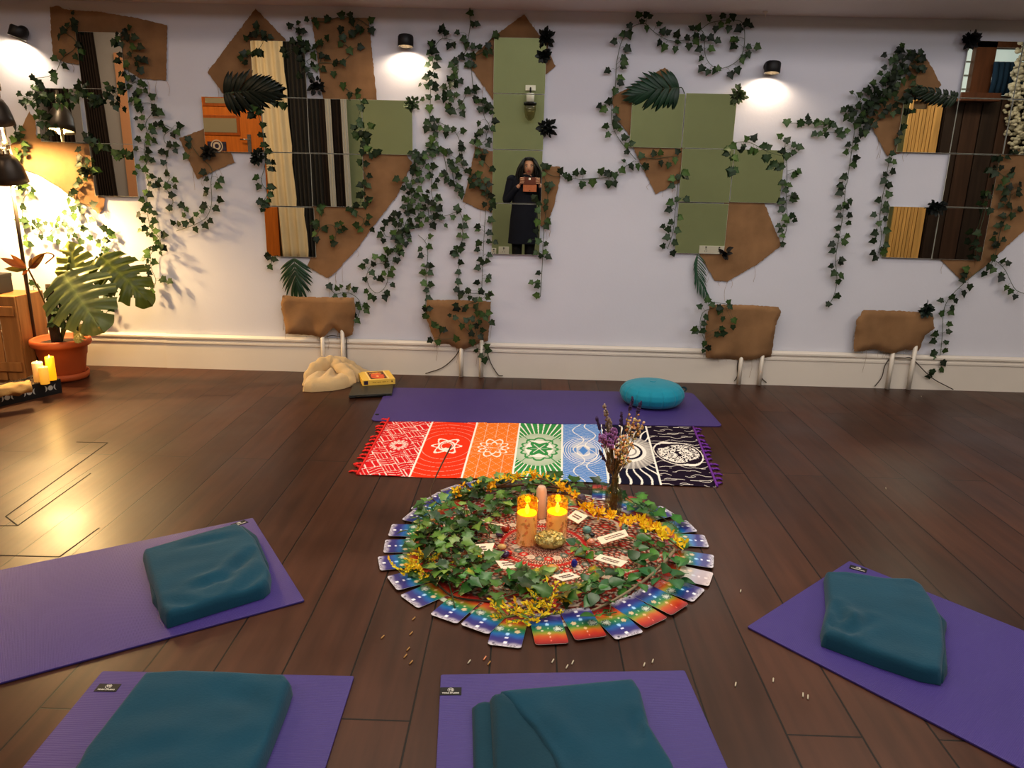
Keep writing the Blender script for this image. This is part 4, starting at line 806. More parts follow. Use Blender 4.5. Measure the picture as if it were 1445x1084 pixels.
for q,rad in ((pl(97,372,-.12),.009),(pl(98,362,-.02),.009),(pl(137,362,0),.008)):
    MB().tube(catmull([top+V((rn.uniform(-.02,.02),0,0)),top.lerp(q,.5)+V((0,.03,.06)),q],6),rad,8).build('leaf_stalk',M('monstera_stalk',(96,104,54),.5),plant)
MB().tube(catmull([top+V((-.005,-.03,-.03)),top+V((-.005,-.04,.12)),top+V((0,-.03,.25)),top+V((.0,-.02,.36))],5),[.03]*16,10).build('support_pole',M('moss_pole',(58,46,34),.95,bump=(50,1)),plant)
mon_leaf(pl(90,386,-.13),pl(124,440,-.26)-pl(90,386,-.13),V((.12,-1,.55)),.36,gl,'leaf',.12,1,wide=.74,slits=4)
mon_leaf(pl(112,402,-.04),pl(104,364,.02)-pl(112,402,-.04),V((.25,-1,.1)),.23,g2,'leaf',-.1,2,wide=.66,slits=3)
mon_leaf(pl(142,362,.0),pl(184,398,-.05)-pl(142,362,.0),V((.4,-.9,.7)),.34,lin((88,98,40)),'leaf',.15,3,wide=.56,slits=4)
mon_leaf(pl(104,476,-.08),pl(120,462,-.12)-pl(104,476,-.08),V((0,-1,.8)),.12,lin((150,146,96)),'small_leaf',.1,4,slits=0)
fo=MB(); st=MB(); r2=random.Random(9)
for i in range(34):
    q=pl(r2.uniform(70,110),r2.uniform(415,458),-.1+r2.uniform(-.03,.03)); leaf(fo,q,V((r2.uniform(-1,1),-.3,r2.uniform(-1,.6))),V((r2.uniform(-.6,.6),-1,r2.uniform(-.2,.8))),.055,gcol(r2,.75)); st.tube([q,top+V((0,-.03,.15))],.001,3)
t=thing('ivy_bunch','dark ivy bunch wrapped round the monstera stem above the pot','ivy',tuple(pl(92,440,-.1))); fo.build('foliage',leafm,t); st.build('vine',stemm,t)
# withered leaf in front of the pole
dry=M('dry_leaf',(255,255,255),.7,attr=True,trl=.1); k=MB(); dc=lin((138,90,42))
b0=pl(40,380,-.12)
for i,(px,py,l,a) in enumerate(((8,368,.12,0),(14,378,.1,1),(28,372,.1,2),(48,366,.12,3),(64,360,.11,4),(34,386,.08,5),(20,362,.09,6),(56,372,.09,7))):
    e=pl(px,py,-.14+.02*(i%3)); leaf(k,b0.lerp(e,.15),e-b0,V((.3*math.sin(i),-1,.6*math.cos(i*2))),(e-b0).length*1.05,tuple(c*r2.uniform(.6,1.2) for c in dc),fold=.5,droop=-.2,shape=[(.06,.05),(.12,.2),(.17,.4),(.14,.6),(.09,.78),(.03,.92)])
k.tube(catmull([b0,pl(62,358,-.14),pl(76,361,-.12),pl(64,372,-.13)],5),.004,6,col=dc)
k.tube(catmull([b0,pl(60,420,-.06),top],6),.005,6,col=lin((110,84,40)))
tag(k.build('withered_flower',dry),'withered orange-brown flower in front of the lamp pole','dried flower')
# crate with a dark box on top
wood=M('crate_wood',(160,112,64),.6,nz=(2.5,.25,(10,10,.8)))
cr0=fp(44,536); ctop=depthp(28,418,cr0.y).z; cyy=min(cr0.y,D-.12)
crate=thing('wooden_crate','upright wooden crate standing at the left edge beside the lamp','crate',(cr0.x-.25,cyy,0))
cx=cr0.x-.01
for i in range(4):
    MB().box((cx-.055-.118*i,cyy-.02,ctop/2),(.108,.016,ctop)).build('slat',wood,crate,bevel=.003)
MB().box((cx-.006,cyy+.12,ctop/2),(.014,.26,ctop)).build('side_board',wood,crate,bevel=.003)
for zz in (.012,ctop-.012): MB().box((cx-.24,cyy+.12,zz),(.47,.26,.02)).build('end_board',wood,crate,bevel=.003)
for zz in (.09,ctop-.09): MB().box((cx-.24,cyy-.035,zz),(.46,.014,.06)).build('cross_bar',wood,crate,bevel=.003)
q=depthp(6,404,cyy+.1)
bb=thing('black_box','black box standing on the wooden crate, cut by the photo edge','box',(q.x-.15,cyy+.1,ctop))
MB().box((q.x-.15,cyy+.1,ctop+.055),(.3,.16,.11)).build('body',M('black_card',(28,24,22),.6),bb,bevel=.004); MB().box((q.x-.15,cyy+.1,ctop+.107),(.304,.164,.022)).build('lid',M('black_card'),bb,bevel=.003)
# tray with triple moon marks
f0=fp(0,574.5); f1=fp(88,554); ex=(f1-f0).normalized(); ey=V((-ex.y,ex.x,0)); 
ez=V((0,0,1)); L=.62; Wd=.17; Ht=.085
tr=thing('moon_tray','low black tray with silver triple-moon marks and grey fur liner','tray',tuple(f1))
Rt=basis(ex,ez); o3=f1-ex*L
blkt=M('tray_black',(24,24,27),.5)
k=MB(); k.box(o3+ex*L/2+ey*.006+ez*Ht/2,(L,.012,Ht),Rt); k.box(o3+ex*L/2+ey*(Wd-.006)+ez*Ht/2,(L,.012,Ht),Rt); k.box(o3+ex*(L-.006)+ey*Wd/2+ez*Ht/2,(.012,Wd-.024,Ht),Rt); k.box(o3+ex*.006+ey*Wd/2+ez*Ht/2,(.012,Wd-.024,Ht),Rt); k.box(o3+ex*L/2+ey*Wd/2+ez*.008,(L-.024,Wd-.024,.016),Rt)
k.build('tray',blkt,tr)
fur=MB(); rf=random.Random(3); 
P=[]
for j in range(13):
    for i in range(41): P.append(o3+ex*(.012+(L-.024)*i/40)+ey*(.012+(Wd-.024)*j/12)+ez*(Ht-.012+rf.uniform(0,.010)))
fur.grid(P,40,12)
for i in range(1600):
    q=o3+ex*rf.uniform(.0,L)+ey*rf.uniform(-.002,Wd)+ez*(Ht-.006); fur.tube([q,q+V((rf.uniform(-.012,.012),rf.uniform(-.014,.01),rf.uniform(.004,.014)))],.0009,3,cap=False)
fo_=fur.build('fur_liner',M('grey_fur',(150,134,112),.95,nz=(30,.2)),tr)
silver=M('silver_print',(176,176,172),.4)
def moonmark(u):
    k=MB(); c=f1-ex*u-ey*.0012+ez*Ht*.52; r=.0185
    def P2(a,b): return c+ex*a+ez*b
    k.add([P2(r*.8*math.cos(2*PI*i/20),r*.8*math.sin(2*PI*i/20)) for i in range(20)],[tuple(range(20))],sm=False)
    for sg in (1,-1):
        ts=[PI*(-.46+.92*i/12) for i in range(13)]; c0=.0365
        o=[P2(sg*(c0-r*math.cos(t)),r*math.sin(t)) for t in ts]
        inn=[P2(sg*(c0-r*(.42*math.cos(t)+.58*math.cos(ts[0]))),r*math.sin(t)) for t in ts]
        k.add(o+inn,[(i,i+1,14+i,13+i) for i in range(12)],sm=False)
    return k.build('moon_mark',silver,tr)
for u in (.065,.185,.305): moonmark(u)
waxm=M('led_wax',(250,206,120),.5,emit=((255,176,50),.55),sss=.2)
def ledc(px,py,r,h,label,zb=Ht,em=waxm,flame=.5):
    q=fp(px,py,zb); t=thing('led_candle',label,'candle',(q.x,q.y,zb),'pillar candles in the moon tray')
    MB().lathe([(0,0),(r,0),(r,h-.006),(r*.94,h),(r*.8,h-.008),(r*.4,h-.014),(0,h-.016)],28,q,fn=lambda a,rr,z:1+(.03*math.sin(a*2+px) if z>h*.8 else 0)).build('wax_pillar',em,t)
    MB().lathe([(0,h-.016),(.003,h-.012),(.0055,h-.004),(.003,h+.006),(0,h+.012)],10,q,close=False).build('flame',M('led_flame',(255,230,150),.4,emit=((255,190,70),8)),t)
    return q
ledc(56,538,.028,.115,'pale ivory candle at the left of the three in the moon tray',em=M('led_wax_pale',(246,216,170),.5,emit=((255,170,60),.28),sss=.2))
ledc(64,541.5,.024,.10,'short glowing candle in front in the moon tray')
q=ledc(74,536,.024,.14,'tall yellow glowing candle at the end of the moon tray',em=M('led_wax_yellow',(255,196,60),.5,emit=((255,170,20),.9),sss=.2))
l=bpy.data.lights.new('candle_light','POINT'); l.energy=1.2; l.color=(1,.62,.2); l.shadow_soft_size=.03; o=bpy.data.objects.new('candle_light',l); COL.objects.link(o); o.location=q+V((0,-.05,.16))
k=MB(); a=fp(0,552,Ht+.03); b=fp(44,546,Ht+.03); Pn=[]; NS,NR=22,14
dr=(b-a).normalized(); sd=V((-dr.y,dr.x,0)); a2=a-dr*.1
for i in range(NS+1):
    u=i/NS; c=a2.lerp(b,u)
    for j in range(NR):
        t=2*PI*j/NR; r=.034*(1+.4*noise.noise(V((u*7,math.cos(t)*2,math.sin(t)*2)))+.14*math.sin(t*6+u*9)); Pn.append(c+sd*r*math.cos(t)*1.15+ez*r*math.sin(t)*.9)
fs=[(i*NR+j,i*NR+(j+1)%NR,(i+1)*NR+(j+1)%NR,(i+1)*NR+j) for i in range(NS) for j in range(NR)]
k.add(Pn,fs+[tuple(range(NR-1,-1,-1)),tuple(NS*NR+j for j in range(NR))])
tag(k.build('driftwood_log',M('driftwood',(206,160,96),.75,nz=(6,.35,(1,1,4)),bump=(18,.7))),'pale gnarled piece of driftwood lying in the moon tray','wood')
# ================= yoga mats, blankets, cushion, tapestry
def mat_mat(name,col,axis):
    m=bpy.data.materials.new(name); m.use_nodes=True; nt=m.node_tree; N=nt.nodes; K=nt.links; b=N['Principled BSDF']
    tc=N.new('ShaderNodeTexCoord'); w=N.new('ShaderNodeTexWave'); w.bands_direction=axis; w.inputs['Scale'].default_value=85; w.inputs['Distortion'].default_value=.3
    n=N.new('ShaderNodeTexNoise'); n.inputs['Scale'].default_value=230; n.inputs['Detail'].default_value=2
    K.new(tc.outputs['Object'],w.inputs[0]); K.new(tc.outputs['Object'],n.inputs['Vector'])
    ad=N.new('ShaderNodeMath'); ad.operation='MULTIPLY_ADD'; ad.inputs[1].default_value=.8; K.new(n.outputs[0],ad.inputs[0]); K.new(w.outputs['Fac'],ad.inputs[2])
    bn=N.new('ShaderNodeBump'); bn.inputs['Strength'].default_value=.3; bn.inputs['Distance'].default_value=.0025; K.new(ad.outputs[0],bn.inputs['Height']); K.new(bn.outputs[0],b.inputs['Normal'])
    n2=N.new('ShaderNodeTexNoise'); n2.inputs['Scale'].default_value=3; K.new(tc.outputs['Object'],n2.inputs['Vector'])
    r=N.new('ShaderNodeMix'); r.data_type='RGBA'; c=lin(col); r.inputs[6].default_value=(*[x*.88 for x in c],1); r.inputs[7].default_value=(*[x*1.12 for x in c],1); K.new(n2.outputs[0],r.inputs[0]); K.new(r.outputs[2],b.inputs['Base Color'])
    b.inputs['Roughness'].default_value=.5; b.inputs['Specular IOR Level'].default_value=.6; return m
tagblk=M('tag_black',(16,15,18),.6); tagwht=M('tag_white',(226,222,214),.6)
MZ=.007
def rrect(w,h,r,n=5):
    out=[]
    for cx,cy,a0 in ((w/2-r,h/2-r,0),(-w/2+r,h/2-r,PI/2),(-w/2+r,-h/2+r,PI),(w/2-r,-h/2+r,1.5*PI)):
        for i in range(n+1): a=a0+PI/2*i/n; out.append((cx+r*math.cos(a),cy+r*math.sin(a)))
    return out
def yoga_mat(a,b,side,ln,label,mat,tagat=None,group='purple yoga mats set round the altar',r=.006):
    # a,b: the two end corners (floor points); side: +1/-1 side on which the mat runs; ln: length
    ex=(b-a).normalized(); ey=V((-ex.y,ex.x,0))*side; w=(b-a).length; c=(a+b)/2+ey*ln/2
    t=thing('yoga_mat',label,'yoga mat',(c.x,c.y,0),group,math.atan2(ex.y,ex.x))
    k=MB(); k.prism([V((x,y,.0005)) for x,y in rrect(w,ln,r)],(0,0,MZ-.0005))
    o=k.build('mat',mat,t,local=True,bevel=.0015)
    if tagat:
        P,dx=tagat  # centre point of the label and its reading direction
        loc=Matrix.Rotation(-t.rotation_euler.z,3,'Z')@(P-V(t.location)); d2=Matrix.Rotation(-t.rotation_euler.z,3,'Z')@dx; d2.normalize(); e2=V((-d2.y,d2.x,0))
        R=basis(d2,(0,0,1)); q=MB().box((loc.x,loc.y,MZ+.0006),(.056,.030,.0012),R).build('label_tag',tagblk,t,local=True)
        z=V((loc.x,loc.y,MZ+.0016))
        rg=MB()
        for i in range(28):
            a0,a1=2*PI*i/28,2*PI*(i+1)/28; cc=z+e2*.0045
            rg.add([cc+(d2*math.cos(aa)+e2*math.sin(aa))*rr for aa,rr in ((a0,.0072),(a0,.0082),(a1,.0082),(a1,.0072))],[(0,1,2,3)],sm=False)
        rg.build('ring_logo',tagwht,q,local=True)
        lettering_local('YS',.011,z+e2*.0045,d2,q,.0002); lettering_local('YOGA STUDIO',.0066,z-e2*.0080,d2,q,.00015)
    return t
def lettering_local(txt,size,p,d,parent,bold=0):
    o=lettering(txt,size,(0,0,0),d,(0,0,1),tagwht,parent,'lettering',bold); o.data.transform(Matrix.Translation(V(p)+wloc(parent))); return o
pv=(66,51,122)
mA=mat_mat('mat_purple',pv,'Y'); 
yoga_mat(fp(523,595),fp(1020,603),1,.66,'plain purple mat lying lengthwise along the wall, under the turquoise cushion',mat_mat('mat_violet',(74,58,126),'X'),r=.035)
tp=fp(152,971,MZ); yoga_mat(fp(145,950),fp(500,957),-1,1.75,'purple mat at lower left with a flat teal blanket reaching the photo bottom',mA,(tp,fp(200,972)-fp(100,970)))
tp=fp(636,976,MZ); yoga_mat(fp(622,955),fp(966,949),-1,1.75,'purple mat at bottom centre, blanket with open stitched folds on it',mA,(tp,fp(700,976)-fp(600,976.5)))
tp=fp(338,739,MZ); yoga_mat(fp(357,733),fp(430,850),-1,1.75,'long purple mat running to the left photo edge in warm light',mA,(tp,fp(345,737)-fp(331,742)))
tp=fp(1211,803,MZ); yoga_mat(fp(1054,887),fp(1198,794),-1,1.75,'purple mat at right, running off toward the lower right corner',mA,(tp,fp(1222,806)-fp(1200,800)))
# small hole at the corner of the mat by the wall
tag(MB().lathe([(0,0),(.012,0),(.012,.0012),(0,.0012)],16,fp(532,585,MZ)).build('eyelet',tagblk),'small black eyelet at the corner of the mat by the wall','eyelet')

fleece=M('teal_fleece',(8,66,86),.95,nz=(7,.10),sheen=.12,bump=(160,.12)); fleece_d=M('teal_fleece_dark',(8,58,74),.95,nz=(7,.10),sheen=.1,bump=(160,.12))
def drape(poly,Hh,w,seed,creases=(),z0=MZ,step=.012,rip=.006,rdir=0.0,tilt=(0,0)):
    rn=random.Random(seed); pl=[(p.x,p.y) for p in poly]
    vs,fs,out=trisheet(pl,step,.014,rn,0,(.0025,.007,.013,.02)); c=sum((V((p.x,p.y)) for p in poly),V((0,0)))/len(poly)
    ca,sa=math.cos(rdir),math.sin(rdir); P=[]
    for v in vs:
        e=edged((v.x,v.y),pl); t=min(1,e/w); h=Hh*(1-(1-t)**3)**.45
        a=(v.x-c.x)*ca+(v.y-c.y)*sa; b=-(v.x-c.x)*sa+(v.y-c.y)*ca
        h*=1+tilt[0]*(v.x-c.x)+tilt[1]*(v.y-c.y)
        f=rip*(noise.noise(V((a*3,b*9,seed)))+.5*noise.noise(V((a*6+5,b*16,seed+4))))
        for (p,q,dep,wd) in creases:
            p2,q2=V((p.x,p.y)),V((q.x,q.y)); ab=q2-p2; u=max(0,min(1,(v-p2).dot(ab)/ab.length_squared)); dd=(v-p2-ab*u); s=(ab.x*dd.y-ab.y*dd.x)
            g=math.exp(-(dd.length/wd)**2)*math.sin(PI*(.12+.76*u)); f-=dep*g
            f+=dep*.9*math.exp(-((dd.length-wd*1.8)/wd)**2)*(1 if s>0 else .35)*math.sin(PI*(.12+.76*u))
        P.append(V((v.x,v.y,z0+.001+max(0,h+f*t*t))))
    return P,[f if (P[f[1]]-P[f[0]]).cross(P[f[2]]-P[f[0]]).z>0 else f[::-1] for f in fs]
def F3(*pts,z=.03): return [fp(x,y,z) for x,y in pts]
def blanket(label,layers):
    t=None
    for i,(poly,kw,nm) in enumerate(layers):
        P,fs=drape(poly,**kw)
        if t is None:
            c=sum(poly,V())/len(poly); t=thing('folded_blanket',label,'blanket',(c.x,c.y,MZ),'folded teal blankets on the mats')
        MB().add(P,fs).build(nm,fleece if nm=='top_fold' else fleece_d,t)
    return t
def cz(a,b,d=.012,w=.014,z=.06): return (fp(*a,z),fp(*b,z),d*.9,w*1.5)
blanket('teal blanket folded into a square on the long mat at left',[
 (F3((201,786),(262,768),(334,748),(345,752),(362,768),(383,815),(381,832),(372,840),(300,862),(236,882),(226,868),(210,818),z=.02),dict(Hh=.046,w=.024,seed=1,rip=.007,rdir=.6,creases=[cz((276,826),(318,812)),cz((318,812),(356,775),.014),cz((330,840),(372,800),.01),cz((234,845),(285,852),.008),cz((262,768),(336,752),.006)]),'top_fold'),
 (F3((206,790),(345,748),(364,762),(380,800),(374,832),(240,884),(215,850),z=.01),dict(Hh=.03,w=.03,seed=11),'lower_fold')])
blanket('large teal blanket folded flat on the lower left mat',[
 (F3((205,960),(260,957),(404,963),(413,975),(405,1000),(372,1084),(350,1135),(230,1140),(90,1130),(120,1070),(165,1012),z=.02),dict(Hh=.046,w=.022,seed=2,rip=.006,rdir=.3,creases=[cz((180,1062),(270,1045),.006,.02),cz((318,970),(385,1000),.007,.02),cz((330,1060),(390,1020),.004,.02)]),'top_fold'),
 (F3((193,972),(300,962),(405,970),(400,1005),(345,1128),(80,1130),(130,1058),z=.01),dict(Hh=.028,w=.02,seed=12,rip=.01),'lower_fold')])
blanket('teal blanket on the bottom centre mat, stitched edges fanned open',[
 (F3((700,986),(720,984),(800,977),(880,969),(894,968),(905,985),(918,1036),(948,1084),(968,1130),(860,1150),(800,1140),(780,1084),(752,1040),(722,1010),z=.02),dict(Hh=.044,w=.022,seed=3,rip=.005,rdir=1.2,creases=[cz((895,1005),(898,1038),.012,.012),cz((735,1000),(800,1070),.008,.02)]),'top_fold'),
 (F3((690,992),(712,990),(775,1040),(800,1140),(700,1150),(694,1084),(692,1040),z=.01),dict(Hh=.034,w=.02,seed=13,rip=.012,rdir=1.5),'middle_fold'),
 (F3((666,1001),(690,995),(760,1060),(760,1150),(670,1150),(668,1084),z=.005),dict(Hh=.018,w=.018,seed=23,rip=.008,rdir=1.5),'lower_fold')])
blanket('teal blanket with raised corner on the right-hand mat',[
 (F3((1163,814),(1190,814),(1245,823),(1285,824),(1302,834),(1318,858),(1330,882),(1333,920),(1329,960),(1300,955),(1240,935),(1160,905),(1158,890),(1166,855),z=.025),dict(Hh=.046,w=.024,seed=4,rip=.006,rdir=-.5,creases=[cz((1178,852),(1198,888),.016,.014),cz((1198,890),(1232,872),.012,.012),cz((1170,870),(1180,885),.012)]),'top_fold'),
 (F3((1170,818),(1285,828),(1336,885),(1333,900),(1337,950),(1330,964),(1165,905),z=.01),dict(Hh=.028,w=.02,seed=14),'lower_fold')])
# beige blanket heap by the wall
bc=fp(462,538); bge=M('beige_fleece',(196,170,130),.95,nz=(6,.08),sheen=.3,bump=(120,.15))
k=MB()
def fold(px,rad,fl=.7,n=14):
    cp=catmull([depthp(x,y,yy) for x,y,yy in px],7); m=len(cp)
    k.tube(cp,[rad*(.35+.65*math.sin(PI*(.1+.8*i/(m-1)))**.6)*(1+.10*math.sin(i*1.3)) for i in range(m)],n,flat=fl)
def depthp(px,py,y): r=ray(px,py); return EYE+r*(y/r.y)
P,fs=drape([fp(*q,0) for q in ((427,553),(430,544),(441,534),(460,530),(480,530),(497,534),(503,540),(497,545),(486,549),(470,552),(440,554))],.075,.10,7,creases=[(fp(446,552),fp(462,536),.016,.02),(fp(470,551),fp(478,534),.018,.02)],z0=0,rip=.012,rdir=1.3)
k.add(P,fs)
fold([(434,550,D-.36),(440,530,D-.30),(452,518,D-.24),(468,513,D-.2),(480,520,D-.24)],.055)
fold([(468,512,D-.2),(484,522,D-.27),(494,536,D-.33),(488,547,D-.36)],.042)
fold([(456,516,D-.2),(476,509,D-.16),(492,514,D-.14),(506,523,D-.13),(524,530,D-.11)],.036)
fold([(440,545,D-.38),(458,541,D-.38),(474,545,D-.38),(488,546,D-.37)],.035)
fold([(478,512,D-.16),(496,522,D-.2),(506,533,D-.24),(508,542,D-.27)],.032)
for i_,v_ in enumerate(k.v):
    if v_[2]<.002: k.v[i_]=(v_[0],v_[1],.002)
tag(k.build('beige_blanket',bge,origin=tuple(bc)),'beige fleece blanket crumpled in a heap by the skirting','blanket')
# laptop with a boxed deck on it
def slabq(q,z0,z1): return [V((p.x,p.y,z0)) for p in q]
LQ=[fp(492,563),fp(553,560),fp(557,541),fp(506,544)]
LQ[3]=LQ[0]+(LQ[2]-LQ[1])
lp=thing('laptop','closed dark grey laptop lying on the floor beside the beige blanket','laptop',tuple(sum(LQ,V())/4))
for nm,z0,z1,cl in (('base_case',.003,.013,(48,48,46)),('screen_lid',.0145,.022,(72,70,62))):
    MB().prism(slabq(LQ,z0,z1),(0,0,z1-z0)).build(nm,M(nm+'_grey',cl,.4,metal=.3),lp,bevel=.003)
MB().tube([LQ[0].lerp(LQ[1],.15)+V((0,.002,.011)),LQ[0].lerp(LQ[1],.85)+V((0,.002,.011))],.0045,8).build('hinge',blk,lp)
BQ=[fp(512,545,.022),fp(558,542,.022),fp(549,530,.022)]; BQ.append(BQ[0]+(BQ[2]-BQ[1])); BH=.036
bx=thing('card_deck_box','yellow boxed card deck with a red picture, lying on the laptop','box',tuple(sum(BQ,V())/4))
yel=M('box_yellow',(236,196,92),.5); MB().prism(BQ,(0,0,BH)).build('carton',yel,bx,bevel=.0015)
ex=BQ[1]-BQ[0]; ey=BQ[3]-BQ[0]
def onbox(u,v,w=BH+.0008): return BQ[0]+ex*u+ey*v+V((0,0,w))
k=MB(); NG=30; P=[];cc=[]; r4=random.Random(8)
for j in range(NG+1):
    for i in range(NG+1):
        u,v=i/NG,j/NG; P.append(onbox(.27+.5*u,.1+.8*v)); d=math.hypot(u-.5,(v-.35)*1.1); n_=noise.noise(V((u*7,v*7,1)))
        c=(226,96,40) if d<.42+.12*n_ else (84,40,28)
        if v>.72+.1*n_ and d<.6: c=(244,170,70)
        if d<.1: c=(250,190,120)
        cc.append(tuple(x*(1+.25*n_) for x in lin(c)))
k.grid(P,NG,NG,cc); k.build('picture',M('print_ink',(255,255,255),.4,attr=True),bx)
k=MB()
for u in (.22,.8): k.add([onbox(u,.02),onbox(u+.02,.02),onbox(u+.02,.98),onbox(u,.98)],[(0,1,2,3)],sm=False)
k.build('pale_border',M('box_cream',(248,232,186),.5),bx)
k=MB(); nn=V((ey.y,-ey.x,0)).normalized()*0; fr=-ey.normalized()*.0008
def onfront(u,z): return BQ[0]+ex*u+V((0,0,z*BH))+fr
k.add([onfront(.04,.2),onfront(.16,.2),onfront(.16,.85),onfront(.04,.85)],[(0,1,2,3)],col=lin((60,44,66)),sm=False)
for i in range(16): 
    u=.3+.03*i
    if i%5!=4: k.add([onfront(u,.48),onfront(u+.018,.48),onfront(u+.018,.6),onfront(u,.6)],[(0,1,2,3)],col=lin((150,100,40)),sm=False)
k.add([onfront(.88,.4),onfront(.91,.4),onfront(.91,.7),onfront(.88,.7)],[(0,1,2,3)],col=lin((70,40,40)),sm=False)
k.build('front_print',M('print_ink'),bx)
# round cushion
zc=fp(925,580,MZ); zc.y+=.16; ZR=(fp(971,573,.05)-fp(879,573,.05)).length/2
cu=thing('zafu_cushion','round pleated turquoise meditation cushion on the mat by the wall','cushion',(zc.x,zc.y,MZ))
tq=M('turquoise_cotton',(0,140,166),.75,nz=(9,.06),sheen=.2,bump=(200,.1))
def ple(a,r,z): return 1+.012*abs(math.sin(a*7))-.03*math.exp(-((math.sin(a*7))/.12)**2)*(1 if .01<z<.118 else .4)
pr=[(0,0),(ZR*.6,0),(ZR*.82,.008),(ZR*.94,.03),(ZR,.06),(ZR*.97,.088),(ZR*.86,.112),(ZR*.66,.126),(ZR*.4,.134),(ZR*.15,.136),(0,.134)]
sp=[]
for i in range(len(pr)-1):
    for q in range(3): sp.append((pr[i][0]+(pr[i+1][0]-pr[i][0])*q/3,pr[i][1]+(pr[i+1][1]-pr[i][1])*q/3))
MB().lathe(sp+[pr[-1]],168,zc,fn=ple,close=False).build('cover',tq,cu,sub=1)
MB().lathe([(0,.137),(.018,.138),(.02,.1345),(.0,.134)],16,zc,close=False).build('centre_button',tq,cu)
a=zc+V((ZR*.93,.05,.085)); MB().tube(catmull([a,a+V((.02,-.01,.008)),a+V((.03,-.03,0)),a+V((.012,-.05,-.012))],5),.006,6,flat=.4).build('carry_handle',M('dark_strap',(20,50,60),.8),cu)

# ---- striped tapestry towel: seven bands with white line patterns
TC=[fp(504,671,.0),fp(1012,688,.0),fp(978,604,.0),fp(549,592,.0)]
NU,NV=700,168
tt=[545,621,678,735,795,852,914,985]; tb=[510,583,654,725,795,864,940,1012]
def f_(a,arr): return None
uu=np.linspace(0,1,NU+1); vv=np.linspace(0,1,NV+1)
ct=[(x-545)/(985-545) for x in tt]; cb=[(x-510)/(1012-510) for x in tb]
bnd=[0,.147,.292,.432,.571,.70,.845,1]
U,Vv=np.meshgrid(uu,vv)
base=[(214,32,40),(236,62,28),(238,128,44),(60,146,80),(88,140,206),(20,20,46),(30,13,38)]
img=np.zeros(U.shape+(3,)); 
rs=np.random.RandomState(3)
def nz2(a,b,s=0): return np.sin(a*3.1+s)+np.sin(b*4.7+1.3*s+np.sin(a*2.3+s))*.8
ASP=.79/1.0
for i in range(7):
    b0,b1=bnd[i],bnd[i+1]; m=(U>=b0)&(U<=b1) if i==6 else (U>=b0)&(U<b1)
    x=(U-b0)/(b1-b0); y=Vv; X=(x-.5)*.27; Y=(y-.5)*.80      # metres, roughly
    r=np.hypot(X,Y); th=np.arctan2(Y,X); c=np.array(lin(base[i])); wht=np.array(lin((244,236,226)))
    L=np.zeros(U.shape)
    re=np.hypot(X/.105,Y/.15)
    if i==0:
        a=X+.5*Y; b=Y-.5*X; cell=np.floor(a/.09)+np.floor(b/.09); wv=.012*np.sin(a*40)
        s1=np.abs(((a+wv)/.030)%1-.5); s2=np.abs(((b+wv)/.030)%1-.5)
        L=np.where((cell%2)==0,s1<.06,s2<.06)|(np.abs((a/.09)%1-.5)>.48)|(np.abs((b/.09)%1-.5)>.48)
        emb=re<.62; L=np.where(emb,(np.abs(np.sin(th*8))*.3+.55>re/.62)&((r*120)%1>.35),L); L=np.where((re<.2)&(Y<.01),0,L)
    if i==1:
        L=((np.abs((np.hypot(X,Y*.8)/.040)%1-.5)<.035)&(re>.75))*.45
        pet=(np.abs(re-(.62+.14*np.cos(th*6)))<.055)|((np.abs(re-.42)<.05)); dots=(np.hypot(((th+PI/6)%(PI/3)-PI/6)*.5,re-.78)<.07)
        L=np.where(re<1,pet|dots|((re<.32)&(re>.27)),L); L=np.where((np.hypot(X,Y+.05)<.022),1,L)
    if i==2:
        a=(X+.135)/.09; L=((np.abs((X/.068)%1-.5)>.48)|(np.abs((Y/.085)%1-.5)>.485)|(np.abs(((X/.068)+(Y/.085))%1-.5)>.485)|(np.abs(((X/.068)-(Y/.085))%1-.5)>.485))*.6
        L=np.where(re<.9,(np.abs(re-(.6+.25*np.abs(np.cos(th*5))))<.05)|(np.abs(re-(.35+.2*np.abs(np.sin(th*5))))<.05)|((np.abs(np.sin(th*10))<.12)&(re<.5)),L)
    if i==3:
        k=np.abs(((th/(2*PI)*60))%1-.5); L=(k<.13); 
        L=np.where(re<1.5,np.clip(.62-.3*(re-.9),.25,.75),L)
        pet=.95+.16*np.abs(np.cos(th*6)); L=np.where((re<pet)&(re>pet-.13),0,L); L=np.where(re<.78,1,L); L=np.where((re<.6+.15*np.cos(th*6))&(re>.0),0.0,L); L=np.where(np.abs(np.sin(th*3))*re<.07,.8*(re<.5),L)
    if i==4:
        yy=Y+.008*np.sin(X*60)+.006*np.sin(X*23+Y*20); L=(np.abs((yy/.021)%1-.5)<.12)*.5
        L=np.where(re<1.35,(np.abs((re*7)%1-.5)<.22)*.8,L); L=np.where(re<.85,.55,L); L=np.where(np.abs(re-.45)<.06,.9,L)
        L=np.where((np.abs(X)<.03)&(np.abs(Y)+np.abs(X)*2<.06),0,L); L=np.where((np.abs(np.abs(X)-.06)<.018)&(np.abs(Y)<.035),0.05,L)
        for q in (-.03,.05): L=np.where(np.abs(X-q-.035*np.sin(Y*22+q*60))<.0035,1,np.where(re<.9,L,L))
    if i==5:
        rr=np.hypot(X,Y); k=np.abs(((th/(2*PI)*40)+.25*np.sin(rr*26+th*3))%1-.5); L=(k<.11+.12*np.clip(1.3-rr/.1,0,1))
        L=np.where((re<1.5),np.clip(1.25-.5*re,0,.9)*(.6+.4*(k<.25)),L); L=np.where((re<.95)&(re>.75),1,L); L=np.where((re<.75)&(re>.62),0,L); L=np.where(re<.62,1,L); L=np.where((re<.45)&(re>.35),.4,L)
